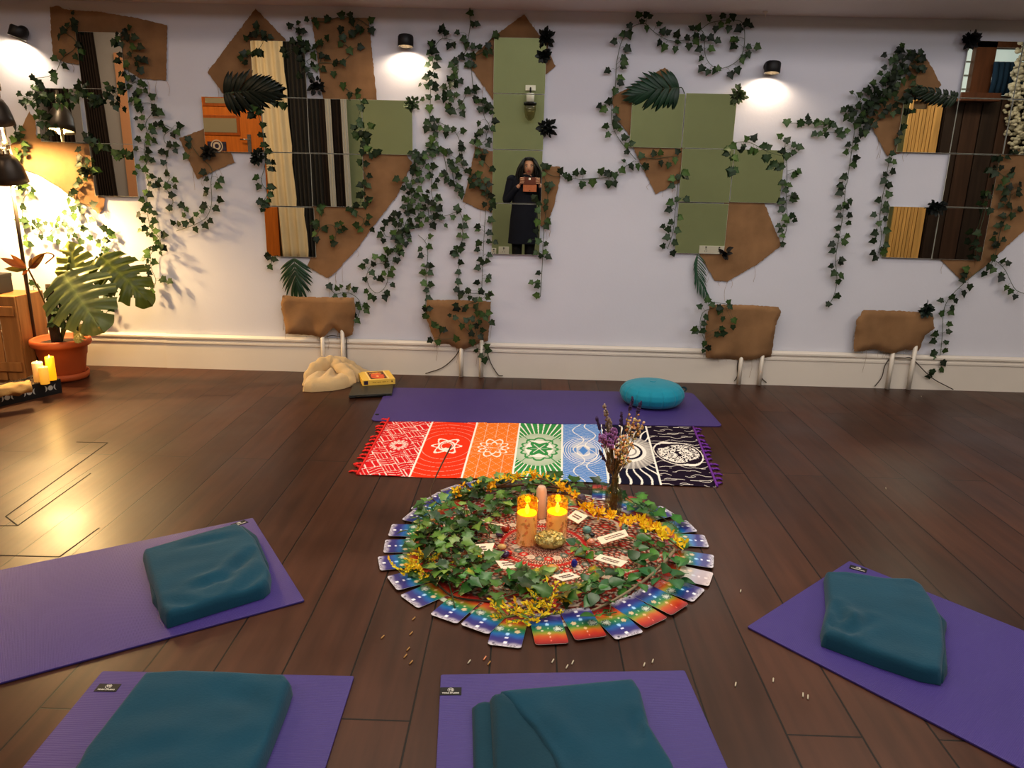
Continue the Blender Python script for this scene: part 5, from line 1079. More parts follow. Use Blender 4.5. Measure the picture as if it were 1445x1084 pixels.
    if i==6:
        yy=Y+.022*np.exp(-(X/.12)**2)*np.sign(Y)*np.exp(-np.abs(Y)/.12)*1.5+.012*np.sin(X*34+np.floor(Y/.048)*1.7)+.006*np.sin(X*80)
        L=(np.abs((yy/.052)%1-.5)<.045); 
        sw=re+.14*np.sin(th*2+re*5); L=np.where(sw<1.05,0,L); L=np.where(sw<.92,(rs.rand(400,400)[(np.floor(X*150)+200).astype(int)%400,(np.floor(Y*150)+200).astype(int)%400]>.38),L); L=np.where(sw<.12,0,L); L=np.where(np.abs(sw-1.12)<.04,1,L)
    L=np.clip(L.astype(float),0,1)[...,None]; img=np.where(m[...,None],c*(1-L)+wht*L,img)
for b in bnd[1:-1]: img=np.where((np.abs(U-b)<.0028)[...,None],np.array(lin((246,240,230))),img)
k=MB(); P=[]
A=[np.array(p) for p in TC]
for j in range(NV+1):
    v=vv[j]
    for i in range(NU+1):
        u=uu[i]; p=(A[0]*(1-u)+A[1]*u)*(1-v)+(A[3]*(1-u)+A[2]*u)*v
        bump=.05*math.exp(-((u-.29)/.035)**2)*max(0,v-.93)/.07 ; wav=.006*math.sin(u*9)*(v-.5) + (.006*math.sin(u*31+2)*(1-abs(2*v-1)) if u>.75 else 0)
        P.append((p[0],p[1]+bump*.6+wav,.0015+.0018*(1+math.sin(u*23+v*5))+.003*(bump>0.01)))
k.grid(P,NU,NV,[tuple(c) for c in img.reshape(-1,3)])
tpz=thing('rainbow_tapestry','rainbow striped tapestry of seven patterned bands spread before the mat','tapestry',tuple(fp(765,640)))
k.build('cloth',M('tapestry_print',(255,255,255),.85,attr=True,spec=.2),tpz)
def fringe(a,b,out,mat,n,seed):
    k=MB(); r=random.Random(seed)
    k.tube([a.lerp(b,i/20)+V((0,0,.006)) for i in range(21)],.006,6)
    for i in range(n):
        p=a.lerp(b,(i+.5)/n)+V((0,0,.006)); dr=(out+V((r.uniform(-.5,.5),r.uniform(-.5,.5),0))).normalized()
        L=r.uniform(.018,.034); k.ball(p+dr*.012,.009,(1,1,.8),7,5)
        for q in range(7):
            d2=(dr+V((r.uniform(-.4,.4),r.uniform(-.4,.4),0))).normalized(); k.tube([p+dr*.015,p+dr*.015+d2*L*.5+V((0,0,.002)),p+dr*.015+d2*L-V((0,0,.003))],[.0034,.004,.002],5)
    return k.build('fringe',mat,tpz)
fringe(TC[0],TC[3],V((-1,0,0)),M('red_fringe',(222,44,40),.9),15,1); fringe(TC[1],TC[2],V((1,.1,0)),M('purple_fringe',(112,52,150),.9),14,2)
# ================= round altar: cloth, cards, leaves, flowers, candles, stones
CEN=(fp(535,798)+fp(1007,795))/2; CEN=V((fp(770,775).x,0,0)); 
_c=[fp(*q) for q in ((535,798),(1007,795),(711,915),(987,843),(625,691),(903,706),(552,826),(573,729))]
Amat=np.array([[2*p.x,2*p.y,1] for p in _c]); bvec=np.array([p.x**2+p.y**2 for p in _c]); s_=np.linalg.lstsq(Amat,bvec,rcond=None)[0]
CEN=V((s_[0],s_[1],0)); RO_=math.sqrt(s_[2]+s_[0]**2+s_[1]**2)
RC=RO_-.095; NA,NR=420,110
rr,aa=np.meshgrid(np.linspace(0,RC,NR+1),np.linspace(0,2*PI,NA,endpoint=False),indexing='ij')
X=rr*np.cos(aa); Y=rr*np.sin(aa); t=rr/RC
pal=[(130,48,34),(180,88,56),(206,186,164),(66,78,64),(96,32,28),(160,64,42)]
pal=[np.array(lin(c)) for c in pal]
img=np.zeros(rr.shape+(3,)); img[:]=pal[5]
st=np.sin(aa*90+np.sin(t*80)*2); img=np.where((st>.3)[...,None],pal[2],img); img=np.where((np.sin(t*150+np.sin(aa*24)*1.5)>.55)[...,None],pal[4],img)
img=np.where((np.sin(aa*60+t*40)*np.sin(t*90)>.55)[...,None],pal[3],img)
for r0,n_,w in ((.20,20,.03),(.38,30,.03),(.58,36,.03),(.78,44,.028)):
    ph=(aa*n_/(2*PI))%1-.5; d=np.hypot(ph*(2*PI*r0/n_),t-r0); k_=(np.floor(aa*n_/(2*PI))%3)
    cc=np.where((k_==0)[...,None],np.array(lin((190,36,28))),np.where((k_==1)[...,None],pal[2],np.array(lin((96,108,96)))))
    img=np.where((d<w)[...,None],cc,img); img=np.where(((d<w*.45))[...,None],pal[2]*.8,img)
wv=.66+.035*np.sin(aa*12); img=np.where((np.abs(t-wv)<.012)[...,None],pal[2],img); img=np.where((np.abs(t-wv-.028)<.014)[...,None],np.array(lin((170,40,28))),img)
img=np.where((np.abs(t-.30)<.012)[...,None],np.array(lin((176,30,24))),img); img=np.where((t>.97)[...,None],np.array(lin((186,190,170))),img)
k=MB(); P=[V((CEN.x+X[i,j],CEN.y+Y[i,j],.0035-.0028*(t[i,j]>.995))) for i in range(NR+1) for j in range(NA)]
k.add(P,[(i*NA+j,i*NA+(j+1)%NA,(i+1)*NA+(j+1)%NA,(i+1)*NA+j)[::-1] for i in range(NR) for j in range(NA)],[tuple(c) for c in img.reshape(-1,3)])
tag(k.build('altar_cloth',M('altar_print',(255,255,255),.8,attr=True),origin=tuple(CEN)),'round red and cream mandala cloth under the altar leaves','cloth')
# ---- cards
CW,CL=.098,.158
def card_mesh(pale):
    NX,NY=28,44; P=[];cc=[]; rad=.009
    stops=[(0,(120,34,36)),(.12,(176,44,36)),(.24,(196,92,40)),(.34,(150,150,50)),(.44,(50,130,66)),(.55,(24,110,110)),(.64,(34,104,170)),(.76,(52,52,128)),(.86,(66,56,124)),(.95,(190,182,196)),(1,(214,208,214))]
    dots=[(.5,.10,.05,(236,120,110)),(.5,.22,.045,(244,190,170)),(.5,.33,.075,(232,190,140)),(.3,.42,.05,(220,206,170)),(.5,.49,.045,(190,220,180)),(.22,.52,.11,(216,190,150)),(.8,.46,.11,(210,214,200)),(.5,.62,.085,(170,214,250)),(.5,.74,.055,(232,230,250)),(.5,.88,.08,(250,250,255))]
    rn=random.Random(3)
    for j in range(NY+1):
        v=j/NY; y=(v-.5)*CL; dy=max(0,abs(y)-(CL/2-rad)); hw=CW/2-(rad-math.sqrt(max(0,rad*rad-dy*dy)))
        for i in range(NX+1):
            u=i/NX; P.append(V(((u-.5)*2*hw,y,.0012)))
            vn=v+.035*noise.noise(V((u*5,v*5,2)))
            for a,b in zip(stops,stops[1:]):
                if vn<=b[0] or b[0]==1: f=max(0,min(1,(vn-a[0])/(b[0]-a[0]))); c=[lin(a[1])[q]*(1-f)+lin(b[1])[q]*f for q in range(3)]; break
            for du,dv,dr,dc in dots:
                d=math.hypot((u-du),(v-dv)*CL/CW)
                if d<dr*.75: c=lin(dc)
                elif d<dr*1.4 and dr>.1 and du>.5: c=lin((40,60,50) if int(math.atan2(v-dv,u-du)*6)%2 else (180,200,180))
            if v>.93 and noise.noise(V((u*26,v*40,7)))>.18: c=lin((60,56,80))
            if pale: c=[x*.35+.62*y_ for x,y_ in zip(c,lin((226,206,200)))] if v>.3 else c
            cc.append(tuple(c))
    m=MB(); m.grid(P,NX,NY,cc)
    ring=[j*(NX+1) for j in range(NY+1)]+[NY*(NX+1)+i for i in range(1,NX+1)]+[j*(NX+1)+NX for j in range(NY-1,-1,-1)]+[i for i in range(NX-1,0,-1)]
    Q=[P[i] for i in ring]; n=len(Q); m.add(Q+[q-V((0,0,.0012)) for q in Q],[(i,(i+1)%n,n+(i+1)%n,n+i) for i in range(n)],lin((230,226,220)),sm=False)
    o=m.build('oracle_card',M('card_print',(255,255,255),.35,attr=True,coat=.2),origin=(0,0,0)); me=o.data; bpy.data.objects.remove(o); return me
cm0=card_mesh(False); cm1=card_mesh(True)
E1=lambda x,y:(520+x/5.019,630+y/5.019); E2=lambda x,y:(520+x/5.019,730+y/5.019); E3=lambda x,y:(760+x/5.019,730+y/5.019); E4=lambda x,y:(760+x/5.019,640+y/5.019)
cards=[ # outer edge end points (clockwise from upper left), red end outward?, pale?
 (E1(680,262),E1(830,240),0,'blue card half under leaves at the top left of the altar ring'),
 (E1(525,318),E1(610,285),0,'blue card beside the yellow flowers at the upper left of the ring'),
 (E1(405,395),E1(490,332),0,'card crossed by the dark bent twig at the upper left of the ring'),
 (E1(298,452),E1(390,388),0,'blue-ended card just below the one crossed by the dark twig'),
 (E1(236,530),E1(318,462),0,'steeply tilted blue card, second below the one crossed by the dark twig'),
 (E1(145,652),E1(160,565),0,'upper of three straight blue cards at the left end of the ring'),
 (E1(105,768),E1(118,668),0,'middle of three straight blue cards at the left end of the ring'),
 (E1(82,900),E1(65,790),0,'lowest and outermost of three straight blue cards at the left end of the ring'),
 (E1(205,1040),E1(128,938),0,'card beside the yellow spiky flowers at the lower left of the ring'),
 (E2(350,657),E2(222,565),0,'card at lower left, second below the yellow spiky flowers'),
 (E2(640,772),E2(420,702),0,'white-edged card at lower left, left of a similar one angled beside it'),
 (E2(852,856),E2(646,772),0,'angled white-edged card just left of the frontmost square-on card'),
 (E2(1085,940),E2(836,915),0,'frontmost card, square-on with white end outward'),
 (E3(215,905),E2(1180,925),1,'red-ended card right of the frontmost white-ended card'),
 (E3(480,860),E3(265,893),1,'red-ended card at the front, left of the card under two ivy leaves'),
 (E3(745,825),E3(545,883),0,'white-ended card between red-ended cards at the lower right'),
 (E3(912,725),E3(760,803),1,'red-ended card at lower right, left of two touching'),
 (E3(1065,632),E3(940,713),1,'red-ended card at lower right, right of two touching'),
 (E3(1188,520),E3(1085,617),0,'blue and white card just below the pale washed-out card'),
 (E3(1242,400),E3(1200,512),2,'pale washed-out card at the right of the ring'),
 (E3(1246,285),E3(1230,378),0,'dark blue card just above the pale washed-out card'),
 (E3(1178,125),E3(1203,235),0,'card second above the pale washed-out card'),
 (E3(1050,33),E3(1125,115),0,'card third above the pale washed-out card'),
 (E4(862,380),E4(980,458),0,'lilac-ended card at the upper right of the ring beside the red-ended one'),
 (E4(640,305),E4(800,358),1,'red-ended card at the upper right, right of the glass vase'),
 (E4(415,238),E4(510,238),1,'red-ended card peeping out behind the glass vase'),
]
for i,(p,q,kind,lab) in enumerate(cards):
    a=fp(*p); b=fp(*q); e=(a-b); e.z=0
    m=(a+b)/2; 
    nrm=V((-e.y,e.x,0)).normalized(); 
    if nrm.dot(CEN-m)<0: nrm=-nrm
    rad=(CEN-m).normalized(); nrm=(nrm*.65+rad*.35).normalized()
    c=m+nrm*(CL/2); out=-nrm
    ydir=out if kind in (0,2) else -out
    rz=math.atan2(ydir.y,ydir.x)-PI/2
    o=bpy.data.objects.new('oracle_card',cm1 if kind==2 else cm0); COL.objects.link(o)
    o.location=(c.x,c.y,.0052+.0016*(i%3)); o.rotation_euler=(0,0,rz)
    tag(o,lab,'card','oracle cards ringed round the altar')
o=bpy.data.objects.new('oracle_card',cm0); COL.objects.link(o); c=fp(798,709); o.location=(c.x,c.y,.0055); o.rotation_euler=(0,0,1.9); tag(o,'card lying inside the ring behind the right-hand candle','card','oracle cards ringed round the altar')

# ---- note cards
paper=M('note_paper',(238,222,198),.8); ink=M('note_ink',(150,128,120),.8)
def note(c4,label,seed,z=.04,tiltv=(0,0,1)):
    P=[fp(x,y,z+dz) for (x,y),dz in zip(c4,(0,0,.004,.004))]; t=thing('note_card',label,'note','' or tuple(sum(P,V())/4),'handwritten note cards on the altar')
    k=MB(); k.prism(P[::-1] if (P[1]-P[0]).cross(P[2]-P[0]).z<0 else P,(0,0,-.0014)); k.build('paper',paper,t)
    ex=P[1]-P[0]; ey=P[3]-P[0]; r=random.Random(seed); s=MB()
    for ln in (.38,.62):
        u=.2
        while u<.8:
            w=r.uniform(.02,.05); pts=[P[0]+ex*(u+w*q/3)+ey*(ln+(.06 if q%2 else -.06)*r.uniform(.4,1.2))+V((0,0,.0009)) for q in range(4)]
            s.tube(pts,.0009,4); u+=w*1.25
    s.build('handwriting',ink,t)
note([(842,759),(882,747),(887,756),(849,768)],'note card with writing between the yellow flower arc and ivy, tilted up',1)
note([(838,789),(847,782),(886,792),(876,800)][0:1]+[(876,800),(886,792),(847,782)],'note card with writing right of the stones, in the middle of the ivy leaves',2)
note([(800,730),(816,739),(830,728),(812,720)],'note card right behind the right-hand candle',3)
note([(794,820),(820,815),(804,807),(778,812)][:0]+[(794,820),(820,814),(803,807),(778,813)],'note card in front of the blue stone, leaf lying on its corner',4)
note([(665,783),(693,780),(698,766),(662,769)],'note card at the left among leaves near the purple stone',5)
note([(708,803),(735,801),(716,792),(699,791)],'note card just in front of the dark purple stone',6)
note([(690,739),(716,743),(700,737),(678,733)],'note card behind the left candle, beside the red tea light bowl',7)
# ---- two led candles in glass
wax=M('floral_wax',(255,255,255),.5,attr=True,emit=((255,176,120),.2),sss=.15); wick=M('led_core',(255,240,170),.4,emit=((255,190,60),14)); wtop=M('wax_top',(255,214,90),.5,emit=((255,168,24),1.3))
gl_=glass('candle_glass',(255,246,226),.03,.1)
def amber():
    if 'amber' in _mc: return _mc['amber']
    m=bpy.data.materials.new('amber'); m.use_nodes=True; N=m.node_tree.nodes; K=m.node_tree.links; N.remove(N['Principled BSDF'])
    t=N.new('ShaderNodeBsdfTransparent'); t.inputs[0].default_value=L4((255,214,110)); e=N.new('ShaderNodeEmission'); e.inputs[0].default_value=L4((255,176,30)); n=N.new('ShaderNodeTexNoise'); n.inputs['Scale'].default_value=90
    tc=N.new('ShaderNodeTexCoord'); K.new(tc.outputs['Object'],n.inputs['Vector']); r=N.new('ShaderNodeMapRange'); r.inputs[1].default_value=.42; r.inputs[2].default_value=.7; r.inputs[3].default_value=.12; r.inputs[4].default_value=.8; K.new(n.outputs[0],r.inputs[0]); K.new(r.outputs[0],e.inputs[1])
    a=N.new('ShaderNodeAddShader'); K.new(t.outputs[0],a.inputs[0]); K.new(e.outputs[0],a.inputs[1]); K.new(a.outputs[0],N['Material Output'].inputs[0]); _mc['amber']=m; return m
def jar(px0,px1,pb,h,label):
    c=fp((px0+px1)/2,pb,.004); r=(fp(px1,pb,.004)-fp(px0,pb,.004)).length/2; c=c+V((0,r,0)); c.z=.004
    t=thing('led_candle',label,'candle',tuple(c),'lit candles in glass on the altar'); wh=h*.66
    k=MB(); rn=random.Random(int(px0)); spots=[(rn.uniform(0,2*PI),rn.uniform(.01,wh-.01),rn.uniform(.006,.013),rn.uniform(0,PI),rn.choice([(196,120,60),(170,150,70),(214,128,110),(150,110,50)])) for _ in range(46)]
    NZ,NA_=40,72; P=[];cc=[]
    for j in range(NZ+1):
        z=wh*j/NZ
        for i in range(NA_):
            a=2*PI*i/NA_; P.append(c+V(((r-.004)*math.cos(a),(r-.004)*math.sin(a),z+.003))); g=j/NZ; col=(252-6*(1-g),216+8*g,196-24*g)
            for (sa,sz,sr,ro,sc) in spots:
                da=((a-sa+PI)%(2*PI)-PI)*r; dz=z-sz; x=da*math.cos(ro)+dz*math.sin(ro); y=-da*math.sin(ro)+dz*math.cos(ro)
                if (x/sr)**2+(y/(sr*.45))**2<1: col=sc; break
            cc.append(lin(col))
    k.add(P,[(j*NA_+i,j*NA_+(i+1)%NA_,(j+1)*NA_+(i+1)%NA_,(j+1)*NA_+i) for j in range(NZ) for i in range(NA_)],cc); k.build('wax_pillar',wax,t)
    MB().lathe([(r-.004,wh+.003),(r*.7,wh-.001),(r*.3,wh-.004),(0,wh-.004)],36,c,close=False).build('wax_top',wtop,t)
    MB().lathe([(0,wh-.004),(.005,wh),(.009,wh+.012),(.007,wh+.024),(.002,wh+.036),(0,wh+.037)],14,c,close=False).build('flame',wick,t)
    MB().lathe([(0,0),(r,0),(r,h-.002),(r-.001,h),(r-.0025,h-.002),(r-.0025,.002),(0,.002)],48,c,close=False).build('glass_jar',gl_,t)
    MB().lathe([(r-.0034,wh+.001),(r-.0034,h-.004)],48,c,close=False).build('painted_amber_glow',amber(),t)  # emissive sleeve stands in for flame light scattered in the upper glass
    for zz,E in ((wh+.05,.35),):
        l=bpy.data.lights.new('flame_light','POINT'); l.energy=E; l.color=(1,.62,.16); l.shadow_soft_size=.012; o=bpy.data.objects.new('flame_light',l); COL.objects.link(o); o.parent=t; o.location=(0,0,zz)
    return t,r
jar(727,758,773,.178,'taller left one of the two lit candles in glass on the altar')
jar(769.5,801,768,.166,'right-hand lit candle in glass, behind the gold rock')
# selenite tower
q=fp(763,733,.004); k=MB(); k.lathe([(0,0),(.021,0),(.021,.118),(.014,.132),(0,.136)],16,q+V((0,.02,0)),close=False)
tag(k.build('stone_tower',M('selenite',(206,178,156),.5),sub=0,bevel=.001),'smooth peach stone tower standing behind the two candles','stone')
# pyrite rock
k=MB(); c=fp(776,778,.004)+V((0,.035,0)); r6=random.Random(6); gold=lin((196,180,112))
k.ball(c+V((0,0,.026)),.05,(1.08,.8,.58),26,16,col=gold,jit=.07,seed=3)
for i in range(150):
    a=r6.uniform(0,2*PI); e=r6.uniform(.1,1.6); d=V((math.cos(a)*math.sin(e)*1.08,math.sin(a)*math.sin(e)*.8,math.cos(e)*.58)); p=c+V((0,0,.026))+d*.05
    k.box(p,(r6.uniform(.005,.011),)*3,Matrix.Rotation(r6.uniform(0,3),3,d),col=(lambda f:tuple(x*f for x in gold))(r6.uniform(.5,1.4)))
tag(k.build('pyrite_rock',M('pyrite',(255,255,255),.35,attr=True,metal=.1)),'gold-green crystalline rock in front of the right-hand candle','rock')
# tumbled stones
for px,py,col,r,lab,nm,sc in (
 (705,757,(104,80,118),.015,'purple tumbled stone beside the card left of the taller candle','stone',(1,.9,.85)),
 (713,750,(150,48,34),.016,'red-brown stone just behind the purple one','stone',(1,.9,.8)),
 (717,783,(190,40,36),.013,'bright red stone left of the taller candle foot','stone',(1.2,.8,.7)),
 (708,775,(226,186,120),.013,'cream-yellow tumbled stone left of the taller candle','stone',(1.3,.9,.8)),
 (712,786,(66,44,84),.017,'dark purple rough stone in front of the cream-yellow one','stone',(1.1,.9,.8)),
 (780,806,(196,144,70),.018,'amber stone in front of the gold rock','stone',(1.2,.9,.7)),
 (810,800,(34,44,140),.014,'deep blue rough stone right of the gold rock','stone',(.8,.9,1.1)),
 (828,752,(110,158,150),.016,'round pale teal stone right of the candles','stone',(1.1,.9,.9)),
 (835,758,(28,30,34),.012,'black stone beside the teal one','stone',(1,.9,.8)),
 (834,769,(206,134,104),.016,'squared peach stone below the black one','stone',(1,.9,.8)),
 (829,763,(120,130,104),.014,'grey-green stone between the teal stone and peach stone','stone',(1,.9,.8)),
 (819,712,(92,70,84),.025,'large dark purple crystal behind the note and the vase flowers','stone',(.9,.9,1)),
 (801,843,(214,110,50),.012,'small orange stone at the front of the cloth','stone',(1.1,.9,.7))):
    c=fp(px,py,.004); k=MB(); cut='rough' in lab or 'squared' in lab or 'crystal' in lab
    k.ball(c+V((0,0,r*sc[2]*.9)),r,sc,8 if cut else 16,5 if cut else 10,col=(1,1,1),jit=.12 if cut else .03,seed=int(px))
    tag(k.build('tumbled_stone',M('stone_%d'%px,col,.25,nz=(40,.3),coat=.3),smooth=not cut),lab,nm,'tumbled stones on the altar')
# red tea light bowl
c=fp(676,728,.004); t=thing('tea_light_bowl','small dark red glass bowl with cream wax, left among the leaves','bowl',tuple(c))
MB().lathe([(0,0),(.016,0),(.024,.008),(.029,.022),(.03,.036),(.0275,.036),(.025,.022),(.016,.012),(0,.01)],28,c,close=False).build('bowl',M('ruby_glass',(112,20,18),.15,coat=.5),t)
MB().lathe([(.026,.025),(.012,.027),(0,.027)],24,c,close=False).build('wax',M('cream_wax',(238,206,170),.5),t)
MB().tube([c+V((0,0,.026)),c+V((.001,0,.034))],.001,5).build('wick',blk,t)
# dried rosette flower
k=MB(); c=fp(659,786,.03); r7=random.Random(2)
for i in range(16):
    a=2.4*i; d=V((math.cos(a),math.sin(a),.25+.06*i)); leaf(k,c,d,V((0,0,1)),.026,lin((150,96,62)),shape=[(.12,.05),(.2,.2),(.26,.45),(.22,.65),(.14,.8),(.06,.92)])
tag(k.build('dried_flower',dry),'small brown dried flower among leaves left of the note cards','dried flower')

# ---- leafy sprigs on the altar
IV2=[(54,88,34),(72,108,44),(40,70,30),(92,124,54),(34,58,28),(60,96,36),(112,136,62)]
KEEP=[(fp(x,y,.03),r) for x,y,r in ((742,765,.07),(785,762,.07),(776,772,.07),(866,760,.075),(862,791,.07),(815,731,.06),(799,817,.06),(680,776,.06),(716,797,.06),(697,739,.05),(676,724,.05),(705,757,.03),(713,750,.03),(710,778,.035),(714,786,.03),(780,806,.03),(810,800,.03),(830,757,.05),(834,768,.03),(866,715,.05),(763,720,.05),(740,800,.04))]
def sprig(path,label,seed,size=.043,n=30,spread=.05,hmax=.05,pal=IV2,zb=.012,shape=ILEAF,name='ivy_sprig',wide=1.0,stemcol=(86,104,60)):
    rn=random.Random(seed*7+3); P=[fp(x,y,zb+.012*(i%2)) for i,(x,y) in enumerate(path)]; cp=catmull(P,6); st=MB(); fo=MB()
    st.tube(cp,.002,6,col=lin(stemcol))
    for i in range(n):
        b=cp[rn.randrange(len(cp))]; a=rn.uniform(0,2*PI); d=V((math.cos(a),math.sin(a),0)); q=b+d*rn.uniform(.008,spread)+V((0,0,rn.uniform(.002,hmax)))
        if any((q-kp).xy.length<kr for kp,kr in KEEP): continue
        st.tube([b,(b+q)/2+V((0,0,.01)),q],.0011,4,col=lin(stemcol),cap=False)
        leaf(fo,q,d+V((rn.uniform(-.6,.6),rn.uniform(-.6,.6),rn.uniform(-.3,.5))),V((rn.uniform(-.6,.6),rn.uniform(-.8,.3),1)),size*rn.uniform(.65,1.2),gcol(rn,1,pal),shape=shape,wide=wide)
    for i,v in enumerate(fo.v):
        if v[2]<.007: fo.v[i]=(v[0],v[1],.007)
    for i,v in enumerate(st.v):
        if v[2]<.006: st.v[i]=(v[0],v[1],.006)
    t=thing(name,label,'ivy sprig' if 'ivy' in name else 'sprig',tuple(P[0]),'leafy sprigs heaped on the altar'); st.build('stem',M('sprig_stem',(255,255,255),.6,attr=True),t); fo.build('foliage',M('sprig_leaf',(255,255,255),.3,attr=True,trl=.1,spec=.55),t); return t
OV=[(.18,.02),(.30,.14),(.36,.30),(.32,.5),(.22,.7),(.1,.88)]
sprig([(600,740),(615,720),(640,705),(665,700)],'ivy sprig at the upper left of the altar beside the twig-crossed card',1,n=34)
sprig([(590,775),(610,760),(640,750),(680,745)],'thick ivy sprig on the left of the altar, above the straight blue cards',2,n=70,hmax=.07)
sprig([(600,800),(630,785),(655,775),(690,760)],'dark ivy sprig left of the note card near the purple stone',3,n=60,hmax=.07)
sprig([(605,815),(640,815),(668,805),(690,790)],'ivy sprig at the lower left, its stems hanging toward the cards',4,n=56,hmax=.06)
sprig([(640,835),(665,830),(690,825),(720,815)],'ivy sprig at the front left, between the rim of cards and a note',5,n=26,pal=[(44,92,36),(60,116,44),(34,76,34)])
sprig([(640,770),(655,745),(675,735),(700,720)],'tall tangled ivy sprig around the red tea light bowl',6,n=56,hmax=.075)
sprig([(660,700),(690,695),(725,690),(750,700)],'ivy sprig behind the left candle at the back of the altar',7,n=40,hmax=.06)
sprig([(755,690),(780,686),(810,690),(850,690)],'ivy sprig at the back of the altar, left of the glass vase',8,n=30,hmax=.04)
sprig([(690,730),(710,715),(725,708),(750,715)],'ivy sprig right behind the left candle, in front of the peach tower',9,n=22,hmax=.05)
sprig([(700,845),(725,838),(745,828),(770,815)],'broad-leaved ivy at the front centre, above the yellow spiky flowers',10,n=26,hmax=.04,size=.055)
gp=[(40,86,34),(54,104,44),(32,70,30),(74,120,52)]
sprig([(815,775),(840,775),(865,772),(895,780)],'glossy ivy sprig between the two upper note cards on the right',11,n=26,hmax=.02,size=.05,pal=gp,shape=OV,wide=1.15)
sprig([(850,800),(875,805),(905,802),(940,800)],'glossy ivy sprig under the grey twig at the right of the altar',12,n=30,hmax=.025,size=.05,pal=gp,shape=OV,wide=1.1)
sprig([(870,760),(900,765),(930,775),(955,780)],'glossy ivy sprig below the yellow flower arc at the right',13,n=24,hmax=.02,size=.047,pal=gp,shape=OV,wide=1.1)
sprig([(820,840),(845,835),(870,828),(890,822)],'glossy ivy sprig at the front right, reaching the card rim',14,n=22,hmax=.03,size=.05,pal=gp,shape=OV,wide=1.1)
sprig([(785,850),(800,840),(810,825),(825,805)],'small leafy sprig right of the yellow spiky flowers',15,n=12,hmax=.03,size=.055)
sprig([(880,700),(905,715),(930,728),(955,745)],'thin ivy sprig over the cards at the upper right of the ring',16,n=20,hmax=.02,size=.05,pal=gp)
sprig([(840,868),(855,866),(870,864)],'pair of green leaves on the card rim at the lower right',17,n=5,hmax=.012,size=.05,pal=gp,shape=OV,wide=1.1)
sprig([(930,815),(945,820),(955,805)],'dark green leaf spray beside the pale washed-out card',18,n=8,hmax=.02,size=.065,pal=[(38,90,52),(50,104,60)],shape=OV,wide=1.0)
# ---- yellow flowers
yl=M('yellow_petal',(255,255,255),.55,attr=True,trl=.25)
def forsythia(path,label,seed,n=16,z=.03,spread=.022,zmul=1.0,R=.021):
    rn=random.Random(seed); cp=catmull([fp(x,y,zz) for x,y,zz in path],7); st=MB(); fl=MB(); st.tube(cp,.0032,6,col=lin((104,74,44)))
    for i in range(n):
        c=cp[rn.randrange(len(cp))]+V((rn.uniform(-spread,spread),rn.uniform(-spread,spread),rn.uniform(0,spread))); ax=V((rn.uniform(-.8,.8),rn.uniform(-1,.2),rn.uniform(.2,1))).normalized(); o1=ax.orthogonal().normalized(); o2=ax.cross(o1); a0=rn.uniform(0,2)
        col=rn.choice([(246,190,22),(252,206,40),(232,166,14)])
        for q in range(4):
            a=a0+q*PI/2; d=(o1*math.cos(a)+o2*math.sin(a)+ax*rn.uniform(.2,.7)); leaf(fl,c,d,ax,R*rn.uniform(.9,1.25),lin(col),fold=.2,droop=-.1,shape=[(.1,.05),(.16,.2),(.22,.45),(.22,.65),(.16,.82),(.08,.94)])
        fl.ball(c+ax*.003,.0028,(1,1,1),6,4,col=lin((206,150,20)))
    t=thing('forsythia_sprig',label,'flower sprig',tuple(cp[0]),'yellow flower sprigs on the altar'); st.build('twig',M('sprig_stem'),t); fl.build('petal',yl,t)
forsythia([(640,700,.04),(660,690,.05),(690,684,.05)],'yellow flower sprig at the upper left of the altar, below the orange band',1,n=13)
forsythia([(690,690,.04),(715,682,.08),(735,674,.11),(765,676,.11),(790,690,.09)],'yellow flowering twig arching over the back of the altar onto the green band',2,n=24)
forsythia([(770,690,.06),(790,692,.07),(806,700,.07),(824,708,.06)],'yellow flowers between the peach tower and the glass vase',3,n=9)
forsythia([(826,718,.03),(845,726,.035),(870,734,.04),(900,742,.04),(925,752,.04)],'long yellow flower arc from behind the candles to the right rim',4,n=46)
forsythia([(905,738,.04),(930,752,.045),(952,768,.04),(962,776,.03)],'large yellow flower cluster at the end of the grey twig',5,n=15,R=.025)
def goldenrod(path,label,seed,n=26,pal=((240,196,30),(250,212,50),(214,166,20))):
    rn=random.Random(seed); cp=catmull([fp(x,y,.02) for x,y in path],7); st=MB(); fl=MB(); gf=MB(); st.tube(cp,.003,6,col=lin((96,110,50)))
    for i in range(n):
        b=cp[rn.randrange(len(cp))]; a=rn.uniform(0,2*PI); d=V((math.cos(a),math.sin(a),rn.uniform(.1,.7))).normalized(); L=rn.uniform(.03,.075); e=b+d*L; st.tube([b,e],.0011,4,col=lin((110,124,50)),cap=False)
        for q in range(9):
            p=b.lerp(e,.3+.7*q/8); dd=(d+V((rn.uniform(-.9,.9),rn.uniform(-.9,.9),rn.uniform(-.2,.8)))).normalized(); leaf(fl,p,dd,V((rn.uniform(-1,1),-1,1)),rn.uniform(.009,.016),lin(rn.choice(pal)),shape=[(.1,.05),(.2,.2),(.24,.45),(.22,.65),(.14,.82),(.06,.94)])
        if i%2: leaf(gf,b+d*L*.2,d+V((0,0,.2)),V((0,-.4,1)),.04*rn.uniform(.7,1.2),gcol(rn,1,IV2),shape=[(.05,.05),(.1,.2),(.13,.4),(.11,.6),(.07,.8),(.03,.95)])
    for bb_ in (fl,gf,st):
        for i,v in enumerate(bb_.v):
            if v[2]<.007: bb_.v[i]=(v[0],v[1],.007)
    t=thing('goldenrod_sprig',label,'flower sprig',tuple(cp[0]),'yellow flower sprigs on the altar'); st.build('stem',M('sprig_stem'),t); fl.build('florets',yl,t); gf.build('leaves',leafm,t)
